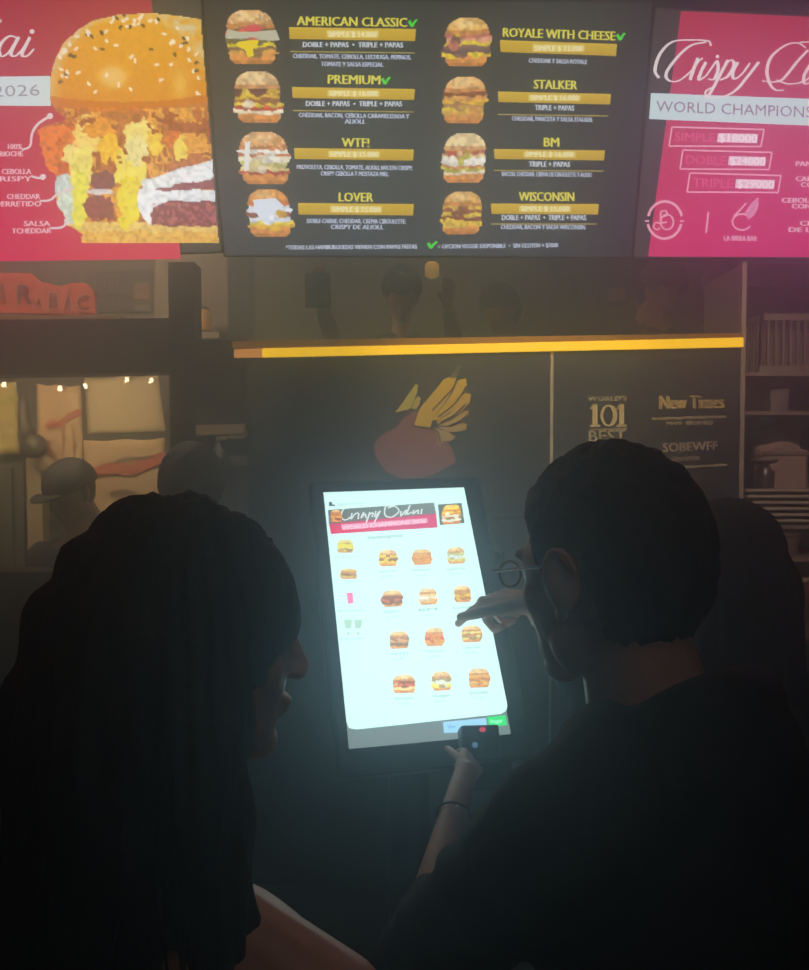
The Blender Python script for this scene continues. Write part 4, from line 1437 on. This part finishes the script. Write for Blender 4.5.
def hand(mb, wrist, palm_dir, side, normal, curls, k=1.0, thumb=.35):
    """palm_dir: wrist to knuckles; side: towards the thumb; normal: out of the palm side; curls per finger (index..little) in deg"""
    f, s = Vector(palm_dir).normalized(), Vector(side)
    s = (s - f * s.dot(f)).normalized()
    n = Vector(normal)
    n = (n - f * n.dot(f) - s * n.dot(s)).normalized()
    w_ = Vector(wrist)
    L = .092 * k
    for q in (-.6, -.2, .2, .6):
        mb.cap(w_ + s * q * .03 * k, .017 * k, w_ + f * L + s * q * .05 * k, .0125 * k, 10)
    mb.cap(w_ + s * .015 * k + f * .02 * k, .018 * k, w_ + f * .05 * k + s * .03 * k + n * .008 * k, .013 * k, 10)
    lens = [.072, .08, .074, .058]
    tips = []
    for i, c in enumerate(curls):
        off = (.034 - i * .0225) * k
        p = w_ + f * (L - abs(i - 1.2) * .004 * k) + s * off
        ang = math.radians(c[0])
        d = f * math.cos(ang) + n * math.sin(ang) + s * (.10 - i * .06)
        d.normalize()
        r = .0092 * k if i < 3 else .008 * k
        seg = [.46, .3, .24]
        a = ang
        for q, sg in enumerate(seg):
            e = p + d * lens[i] * sg * k
            mb.cap(p, r, e, r * .93, 10)
            p = e
            r *= .92
            a += math.radians(c[1])
            d = (f * math.cos(a) + n * math.sin(a) + s * (.10 - i * .06) * .5).normalized()
        tips.append(p)
    # thumb from the side of the palm near its base
    p = w_ + f * .025 * k + s * .03 * k
    d = (f * .75 + s * .6 + n * thumb).normalized()
    for q, sg in enumerate((.04, .034, .026)):
        e = p + d * sg * k
        mb.cap(p, (.0125 - .0015 * q) * k, e, (.011 - .0012 * q) * k, 10)
        p = e
        d = (d + f * .35 - s * .2 + n * .15).normalized()
    return tips


def foot(mb, p, yaw, k=1.0):
    d = Vector((-math.sin(math.radians(yaw)), math.cos(math.radians(yaw)), 0))
    mb.cap(Vector(p) + Vector((0, 0, .045)) - d * .05, .042 * k, Vector(p) + d * .13 + Vector((0, 0, .035)), .034 * k)


def torso(mb, base, R, neck, infl=0.0, w=1.0):
    """base: pelvis centre (world), neck: neck base (world)"""
    b, n = Vector(base), Vector(neck)
    up = n - b
    L = up.length
    Q = lambda t, x=0, y=0: b + up * t + R @ Vector((x * w, y, 0))
    i = infl
    mb.sphere(Q(.02), (.165 * w + i, .11 + i, .13), R, 22, 14)
    mb.sphere(Q(.3), (.142 * w + i, .098 + i, .15), R, 22, 14)
    mb.sphere(Q(.6), (.165 * w + i, .112 + i, .16), R, 22, 14)
    mb.sphere(Q(.8), (.165 * w + i, .1 + i, .11), R, 22, 14)
    for s in (-1, 1):
        mb.cap(Q(.97, s * .03, -.01), .048 + i, Q(.85, s * .165, -.005), .055 + i)
        mb.cap(Q(.8, s * .06, -.02), .08 + i, Q(.55, s * .06, -.01), .08 + i)
    return Q


# ---------------------------------------------------------------- man pointing at the kiosk
HC = at(607, 572, .94)
fy = 40
Rh = RZ(fy) @ Matrix.Rotation(math.radians(-10), 3, 'X')
Rb = RZ(42)
neck = HC + Vector((.040, -.03, -.165))
pel = Vector((neck.x + .06, neck.y - .03, .95))
man = empty('person', (pel.x, pel.y, 0), 'person with short black hair and glasses in a black hoodie pointing at the kiosk screen', 'person')
body = MB()
head_prims(body, HC, Rh, 1.04)
body.cap(HC + Rh @ Vector((0, -.02, -.08)), .056, neck + Vector((0, 0, -.02)), .06, 18)
Q = torso(body, pel, Rb, neck)
shR, shL = Q(.84, .185, 0), Q(.84, -.185, 0)
tipT = KI.hit(456, 627, .004)
wr = at(537, 603, (tipT - CAM).dot(FWD) - .12)
f_dir = (at(497, 599, (tipT - CAM).dot(FWD) - .055) - wr)
n_dir = Vector((-.1, .25, -1))
s_dir = f_dir.cross(n_dir)
elR = at(650, 800, 1.36)
body.cap(shR, .052, elR, .043).cap(elR, .042, wr, .027)
tips = hand(body, wr, f_dir + Vector((0, 0, .0)), s_dir, n_dir,
            [(30, 5), (70, 66), (76, 66), (80, 66)], k=1.08, thumb=.1)
print('index tip', tips[0], 'target', tipT)
# left arm reaching for the card reader
wl = at(466, 772, 1.47)
elL = at(412, 965, 1.12)
body.cap(shL, .052, elL, .038).cap(elL, .033, wl, .020)
hand(body, wl, KI.hit(484, 752, -.0) - wl + Vector((0, .05, 0)), Vector((-.6, -.2, .6)), Vector((.3, .3, -.8)), [(25, 30), (30, 35), (34, 35), (38, 35)], k=.66)
hips = []
for s in (-1, 1):
    hp = pel + Rb @ Vector((s * .09, 0, -.04))
    kn = hp + Rb @ Vector((s * .01, .02, -.42))
    an = Vector((kn.x, kn.y - .02, .09))
    body.cap(hp, .085, kn, .055).cap(kn, .052, an, .036)
    foot(body, (an.x, an.y, 0), 24)
    hips.append((hp, kn, an))
body.fuse('body', m_skin, man, voxel=.0036, it=3)


def man_line(p):
    x, y, z = p
    if y > .045:
        return z - .062
    if y > .012:
        return z - (-.012 + (y - .012) * 2.2)
    if y > -.03:
        return z - .022
    return z + .085 + min(0, (y + .034) * .25)


skull_hair(HC, Rh, 1.04, man_line, lambda p: .012 + .002 * max(0, (p.z) / .12), 'hair', man, 3)
eyes(HC, Rh, man, 1.04)
hood = MB()
Qh = torso(hood, pel, Rb, neck, .022)
hood.cap(shR, .07, elR, .058).cap(elR, .056, elR.lerp(wr, .62), .042)
hood.cap(shL, .07, elL, .056).cap(elL, .052, elL.lerp(wl, .25), .040)
nb = neck + Vector((0, 0, -.01))
for q in range(14):      # collar and hood rolled round the neck
    a0, a1 = 2 * PI * q / 14, 2 * PI * (q + 1) / 14
    g = lambda a: nb + Rb @ Vector((.078 * math.sin(a), -.08 * math.cos(a) - .012, .030 * math.cos(a) + .022))
    rr = lambda a: .026 + .018 * max(0, math.cos(a))
    hood.cap(g(a0), rr(a0), g(a1), rr(a1), 12)
hood.sphere(nb + Rb @ Vector((0, -.095, -.02)), (.115, .055, .09), Rb, 20, 12)
hood.sphere(pel + Vector((0, 0, -.06)), (.185, .135, .07), Rb, 20, 12)
wr_fold = lambda co: .0022 * np.sin(co[:, 2] * 70 + 6 * np.sin(co[:, 0] * 18)) + .002 * np.sin(co[:, 0] * 60 + co[:, 2] * 30)
hood.fuse('hoodie', m_hood, man, voxel=.007, it=5, bump=wr_fold)
pants = MB()
pants.sphere(pel + Vector((0, 0, -.05)), (.18, .13, .1), Rb)
for hp, kn, an in hips:
    pants.cap(hp, .098, kn, .068).cap(kn, .067, an + Vector((0, 0, .0)), .052)
pants.fuse('trousers', m_jean, man, voxel=.011, it=3)
for hp, kn, an in hips:
    mb = MB()
    foot(mb, (an.x, an.y, 0), 24, 1.2)
    mb.fuse('shoe', m_shoe, man, voxel=.009, it=2)
# bracelet dots on the left wrist
br_ = empty('bracelet', elL.lerp(wl, .8), 'thin bracelet with two bright beads on the raised left forearm', 'bracelet')
c_ = elL.lerp(wl, .72)
ax = (wl - elL).normalized()
a_ = ax.orthogonal().normalized()
b_ = ax.cross(a_)
MB().tube([c_ + (a_ * math.cos(2 * PI * k / 20) + b_ * math.sin(2 * PI * k / 20)) * .027 for k in range(21)], .0022, 8).build('band', mat('band_dark', (60, 56, 50), .4, metal=.5), br_, smooth=True)
for px, py in ((457.5, 807), (457, 821)):
    q = at(px, py, (c_ - CAM).dot(FWD) - .030)
    MB().sphere(q, .0034).build('bead', mat('pearl', (250, 244, 235), .25), br_, smooth=True)
# glasses
gl = empty('eyeglasses', HC, 'thin metal eyeglasses worn by the person pointing at the kiosk', 'glasses')
GP = lambda x, y, z: HC + Rh @ (Vector((x, y, z)) * 1.04)
for s in (-1, 1):
    cpt = [GP(s * .036 + .020 * math.cos(2 * PI * k / 20), .108 - abs(s * .036 + .024 * math.cos(2 * PI * k / 20)) * .12, .008 + .014 * math.sin(2 * PI * k / 20)) for k in range(21)]
    MB().tube(cpt, .0014, 8).build('rim', m_glass, gl, smooth=True)
    MB().tube([GP(s * .06, .102, .012), GP(s * .076, .09, .014), GP(s * .086, .0, .014), GP(s * .086, -.015, .0)], .0016, 8).build('temple', m_glass, gl, smooth=True)
MB().tube([GP(-.013, .107, .012), GP(0, .110, .015), GP(.013, .107, .012)], .0014, 8).build('bridge', m_glass, gl, smooth=True)


def strands(mb, starts, n, rnd, r0=.0032, sway=.02, length=.4, dirv=(0, 0, -1), seg=7):
    for q in range(n):
        p = Vector(rnd.choice(starts)) + Vector((rnd.gauss(0, .012), rnd.gauss(0, .012), rnd.gauss(0, .02)))
        pts, rad = [p.copy()], [r0]
        ph = rnd.uniform(0, 6)
        L = length * rnd.uniform(.6, 1.1)
        for k in range(1, seg + 1):
            t = k / seg
            p = p + Vector(dirv) * L / seg + Vector((math.sin(ph + t * 5) * sway / seg * 3, math.cos(ph * 1.7 + t * 4) * sway / seg * 3, 0))
            pts.append(p.copy())
            rad.append(r0 * (1 - t * .8))
        rad[0] = r0 * .2
        mb.tube(pts, rad, 6)


def simple_person(label, hc, yaw_h, yaw_b, skin, cloth_m, pants_m, bun=None, hgt=None, armpose=None, neck_off=(0, 0, 0), low_top=False, k=1.0, vox=.008, feet_z=0.0, group=None, tilt=0, hairm=None, sleeve=1.0):
    R1 = RZ(yaw_h) @ Matrix.Rotation(math.radians(tilt), 3, 'X')
    R2 = RZ(yaw_b)
    nk = hc + R2 @ Vector((0, -.03, -.2 * k)) + Vector(neck_off)
    pl_ = Vector((nk.x, nk.y, feet_z + (nk.z - feet_z) * .63))
    root = empty('person', (pl_.x, pl_.y, feet_z), label, 'person', group)
    mb = MB()
    head_prims(mb, hc, R1, k)
    mb.cap(hc + R1 @ Vector((0, -.02, -.08)), .05 * k, nk, .054 * k)
    w_ = .9 * k
    Q = torso(mb, pl_, R2, nk, 0, w_)
    cl = MB()
    if low_top:
        up_ = nk - pl_
        for t_, rz in ((.02, .13), (.3, .15), (.58, .14)):
            cl.sphere(pl_ + up_ * t_, (.16 * w_ + .012, .112, rz), R2, 22, 14)
    else:
        torso(cl, pl_, R2, nk + Vector((0, 0, -.012)), .014, w_)
    for s in (-1, 1):
        sh = Q(.85, s * .175, 0)
        if armpose and armpose.get(s):
            el, wt, fd = armpose[s]
        else:
            el = sh + R2 @ Vector((s * .05, .0, -.27))
            wt = el + R2 @ Vector((-s * .02, .13, -.17))
            fd = wt - el
        mb.cap(sh, .046 * k, el, .036 * k).cap(el, .035 * k, wt, .024 * k)
        side = R2 @ Vector((-s * 1.0, .2, .4))
        hand(mb, wt, fd, side, R2 @ Vector((-s * .3, .2, -1)), [(18, 18), (20, 20), (22, 22), (25, 22)], k=.92 * k)
        if sleeve > 0:
            cl.cap(sh, .06 * k, sh.lerp(el, min(1, sleeve * 1.0)), .05 * k)
            if sleeve >= 1:
                cl.cap(el, .05 * k, el.lerp(wt, .85), .034 * k)
    hh = []
    for s in (-1, 1):
        hp = pl_ + R2 @ Vector((s * .085, 0, -.03))
        kn = Vector((hp.x, hp.y, feet_z + (hp.z - feet_z) * .52)) + R2 @ Vector((0, .02, 0))
        an = Vector((hp.x, hp.y - .01, feet_z + .08))
        mb.cap(hp, .08, kn, .052).cap(kn, .05, an, .035)
        foot(mb, (an.x, an.y, feet_z), yaw_b, .95)
        hh.append((hp, kn, an))
    mb.fuse('body', skin, root, voxel=vox, it=2)
    cl.fuse('top', cloth_m, root, voxel=.009, it=3, bump=wr_fold)
    pp = MB()
    pp.sphere(pl_ + Vector((0, 0, -.03)), (.17 * w_, .125, .1), R2)
    for hp, kn, an in hh:
        pp.cap(hp, .092, kn, .064).cap(kn, .062, an, .048)
    pp.fuse('trousers', pants_m, root, voxel=.012, it=2)
    for hp, kn, an in hh:
        mb = MB()
        foot(mb, (an.x, an.y, feet_z), yaw_b, 1.12)
        mb.fuse('shoe', m_shoe, root, voxel=.01, it=1)
    eyes(hc, R1, root, k)
    return root, R1, R2, nk


def woman_line(p):
    x, y, z = p
    if y > .03:
        return z - .06
    return .2


# ---------------------------------------------------------------- woman nearest on the left
WC = at(194, 645, .82)
Rw2 = RZ(-40)
neck_w = WC + Rw2 @ Vector((0, -.03, -.2))
handw = at(322, 770, 1.25)
elw = at(300, 1120, 1.0)
wom, R1, R2, nk = simple_person('person with long dark wavy hair and bare shoulder standing nearest on the left', WC, -63, -24, m_skin, m_top, m_jean,
                                k=.97, vox=.0045, tilt=-6, sleeve=.0, low_top=True, neck_off=(.018, .0, -.04))
hb = MB()
P = lambda x, y, z: WC + R1 @ Vector((x, y, z))
hb.sphere(P(0, -.02, .035), (.108, .112, .106), R1, 28, 18)
hb.sphere(P(0, -.07, -.03), (.122, .085, .13), R1, 24, 16)
hb.sphere(P(-.075, -.01, -.05), (.045, .07, .13), R1, 20, 14)
hb.sphere(P(.075, -.02, -.05), (.040, .06, .12), R1, 20, 14)
for x, y, z, x2, y2, z2, r, r2 in ((-.09, .0, -.06, -.11, .0, -.36, .05, .035), (-.07, -.08, -.05, -.1, -.1, -.45, .06, .04), (0, -.1, -.05, 0, -.13, -.5, .065, .045),
                                   (.07, -.08, -.05, .09, -.1, -.45, .06, .035), (.085, -.02, -.06, .10, .02, -.40, .045, .024)):
    hb.cap(P(x, y, z), r, WC + R1 @ Vector((x2, y2, 0)) + Vector((0, 0, z2)), r2)
wave = lambda co: .004 * np.sin(co[:, 2] * 45 + 5 * np.sin(co[:, 0] * 25 + co[:, 1] * 18)) + .003 * np.sin(np.arctan2(co[:, 1] - WC.y, co[:, 0] - WC.x) * 38 + co[:, 2] * 12)
hair_w = hb.fuse('hair', m_hair, wom, voxel=.006, it=4, bump=wave)
rnd = random.Random(5)
st = []
for k in range(60):
    a = rnd.uniform(PI * .95, PI * 1.92)
    st.append(P(.115 * math.cos(a), .1 * math.sin(a) - .03, rnd.uniform(-.12, 0)))
hs = MB()
strands(hs, st, 260, rnd, .0022, .02, .42)
st2 = [P(.085, -.03, -.2), P(.08, -.01, -.22), P(.09, -.04, -.25), P(.07, .0, -.28)]
st3 = [P(.06, -.03, -.24), P(.05, -.02, -.26), P(.07, -.04, -.3), P(.03, -.02, -.3), P(.08, -.05, -.3)]
strands(hs, st3, 130, rnd, .0026, .035, .27)
hs.build('hair_strands', m_hair, wom, smooth=True)

# ---------------------------------------------------------------- bystander behind the pointing person
BC = at(722, 566, 1.75)
by, R1, R2, nk = simple_person('person with long dark hair standing behind the pointing person at the right', BC, 15, 10, m_skin2, m_hood, m_jean, k=1.04, vox=.008, sleeve=1.0)
hb = MB()
P = lambda x, y, z: BC + R1 @ Vector((x, y, z))
hb.sphere(P(0, -.02, .035), (.103, .115, .105), R1, 24, 16)
hb.sphere(P(0, -.07, -.06), (.125, .075, .13), R1, 24, 16)
for x, r in ((-.08, .045), (0, .055), (.08, .048)):
    hb.cap(P(x, -.06, -.05), r, P(x * 1.3, -.085, -.36), r * .7)
hb.cap(P(.1, -.02, -.05), .04, P(.125, -.01, -.34), .03)
hb.cap(P(-.1, -.02, -.05), .04, P(-.12, -.01, -.34), .03)
hb.fuse('hair', m_hair, by, voxel=.008, it=4, bump=lambda co: .003 * np.sin(np.arctan2(co[:, 1] - BC.y, co[:, 0] - BC.x) * 40 + co[:, 2] * 10))

# ---------------------------------------------------------------- kitchen staff, and solid figures for the reflections above the strip
m_cap = mat('dark_cap', (26, 21, 22), .7)
m_apr = mat('dark_apron', (40, 36, 36), .8)


def staff_hair(root, hc, R, k, m, bulk=.012):
    skull_hair(hc, R, k, lambda p: (p.z - .06) if p.y > .04 else (p.z + .07 if p.y < -.03 else p.z - .02), lambda p: .014 + bulk, 'hair', root, 2, m, n=64)


def cap_part(root, hc, R, k):
    mb = MB()
    vs, fs = [], []
    n, nv = 40, 12
    for j in range(nv + 1):
        th = (PI * .52) * j / nv
        for i in range(n):
            ph = 2 * PI * i / n
            p = Vector((.096 * math.sin(th) * math.cos(ph), .116 * math.sin(th) * math.sin(ph) - .01, .105 * math.cos(th) + .035))
            vs.append(hc + R @ (p * k))
    for j in range(nv):
        for i in range(n):
            i2 = (i + 1) % n
            fs.append((j * n + i, (j + 1) * n + i, (j + 1) * n + i2, j * n + i2))
    o = mb.add(vs, fs).build('cap', m_cap, root, smooth=True)
    sd = o.modifiers.new('thick', 'SOLIDIFY')
    sd.thickness = .004
    vz = MB()
    pts = [hc + R @ (Vector((.075 * math.cos(a), .095 + .075 * math.sin(a), .03)) * k) for a in [PI * q / 12 for q in range(13)]]
    vz.prism(pts, R @ Vector((0, 0, .008))).build('visor', m_cap, root)


hc = at(71, 493, 3.95)
s1, R1, R2, nk = simple_person('person wearing a dark cap leaning forward in the kitchen at the left', hc, 150, 165, m_skin2, m_apr, m_apr, k=1.12, vox=.012, tilt=-22)
cap_part(s1, hc, R1, 1.14)
staff_hair(s1, hc, R1, 1.08, m_hair, -.006)
hc = at(192, 488, 3.0)
s2, R1, R2, nk = simple_person('person with dark hair in black seen from behind left of the counter', hc, 10, 20, m_skin2, m_hood, m_jean, k=1.0, vox=.011)
staff_hair(s2, hc, R1, 1.05, m_hair, .02)
PZ = .72  # raised figures from here on are solid stand-ins for mirror reflections
m_dim = mat('dark_uniform', (52, 44, 38), .8)
hc = at(402, 296, 3.95)
arm = {1: (hc + Vector((-.30, -.1, -.25)), hc + Vector((-.36, -.17, -.02)), Vector((0, -.2, 1))), -1: (hc + Vector((.25, -.1, -.3)), hc + Vector((.20, -.2, -.08)), Vector((0, -.1, 1)))}
s3, R1, R2, nk = simple_person('person in dark clothes with raised hands behind the light strip above the emblem', hc, 180, 180, m_skin2, m_dim, m_dim, k=.9, vox=.011, feet_z=PZ, armpose=arm, tilt=-42)
staff_hair(s3, hc, R1, .95, m_hair)
hc = at(500, 312, 4.2)
s4, R1, R2, nk = simple_person('person bending low in dark clothes behind the light strip right of the emblem', hc, 140, 170, m_skin2, m_dim, m_dim, k=.9, vox=.012, feet_z=PZ, tilt=-30)
staff_hair(s4, hc, R1, .95, m_hair)
hc = at(662, 292, 3.85)
s5, R1, R2, nk = simple_person('person in dark clothes behind the light strip under the right menu screen', hc, 200, 180, m_skin2, m_dim, m_dim, k=.88, vox=.012, feet_z=PZ, tilt=-35)
staff_hair(s5, hc, R1, .95, m_hair, .02)
hc = at(722, 292, 4.3)
s6, R1, R2, nk = simple_person('dim person with dark hair at the right end behind the light strip', hc, 160, 180, m_skin2, m_dim, m_dim, k=.88, vox=.012, feet_z=PZ, tilt=-35)
staff_hair(s6, hc, R1, .95, m_hair, .02)
# dark phone held up
ph = empty('mobile_phone', at(318, 290, 3.72), 'dark phone held upright left of the person with raised hands', 'phone')
pp = at(318, 290, 3.72)
MB().box(pp.x - .055, pp.x + .055, pp.y, pp.y + .012, pp.z - .075, pp.z + .075).build('case', mat('phone_dark', (36, 32, 28), .4), ph, bevel=.005)
MB().box(pp.x - .048, pp.x + .048, pp.y + .012, pp.y + .0135, pp.z - .068, pp.z + .068).build('screen', mat('phone_screen', (12, 12, 14), .15), ph)
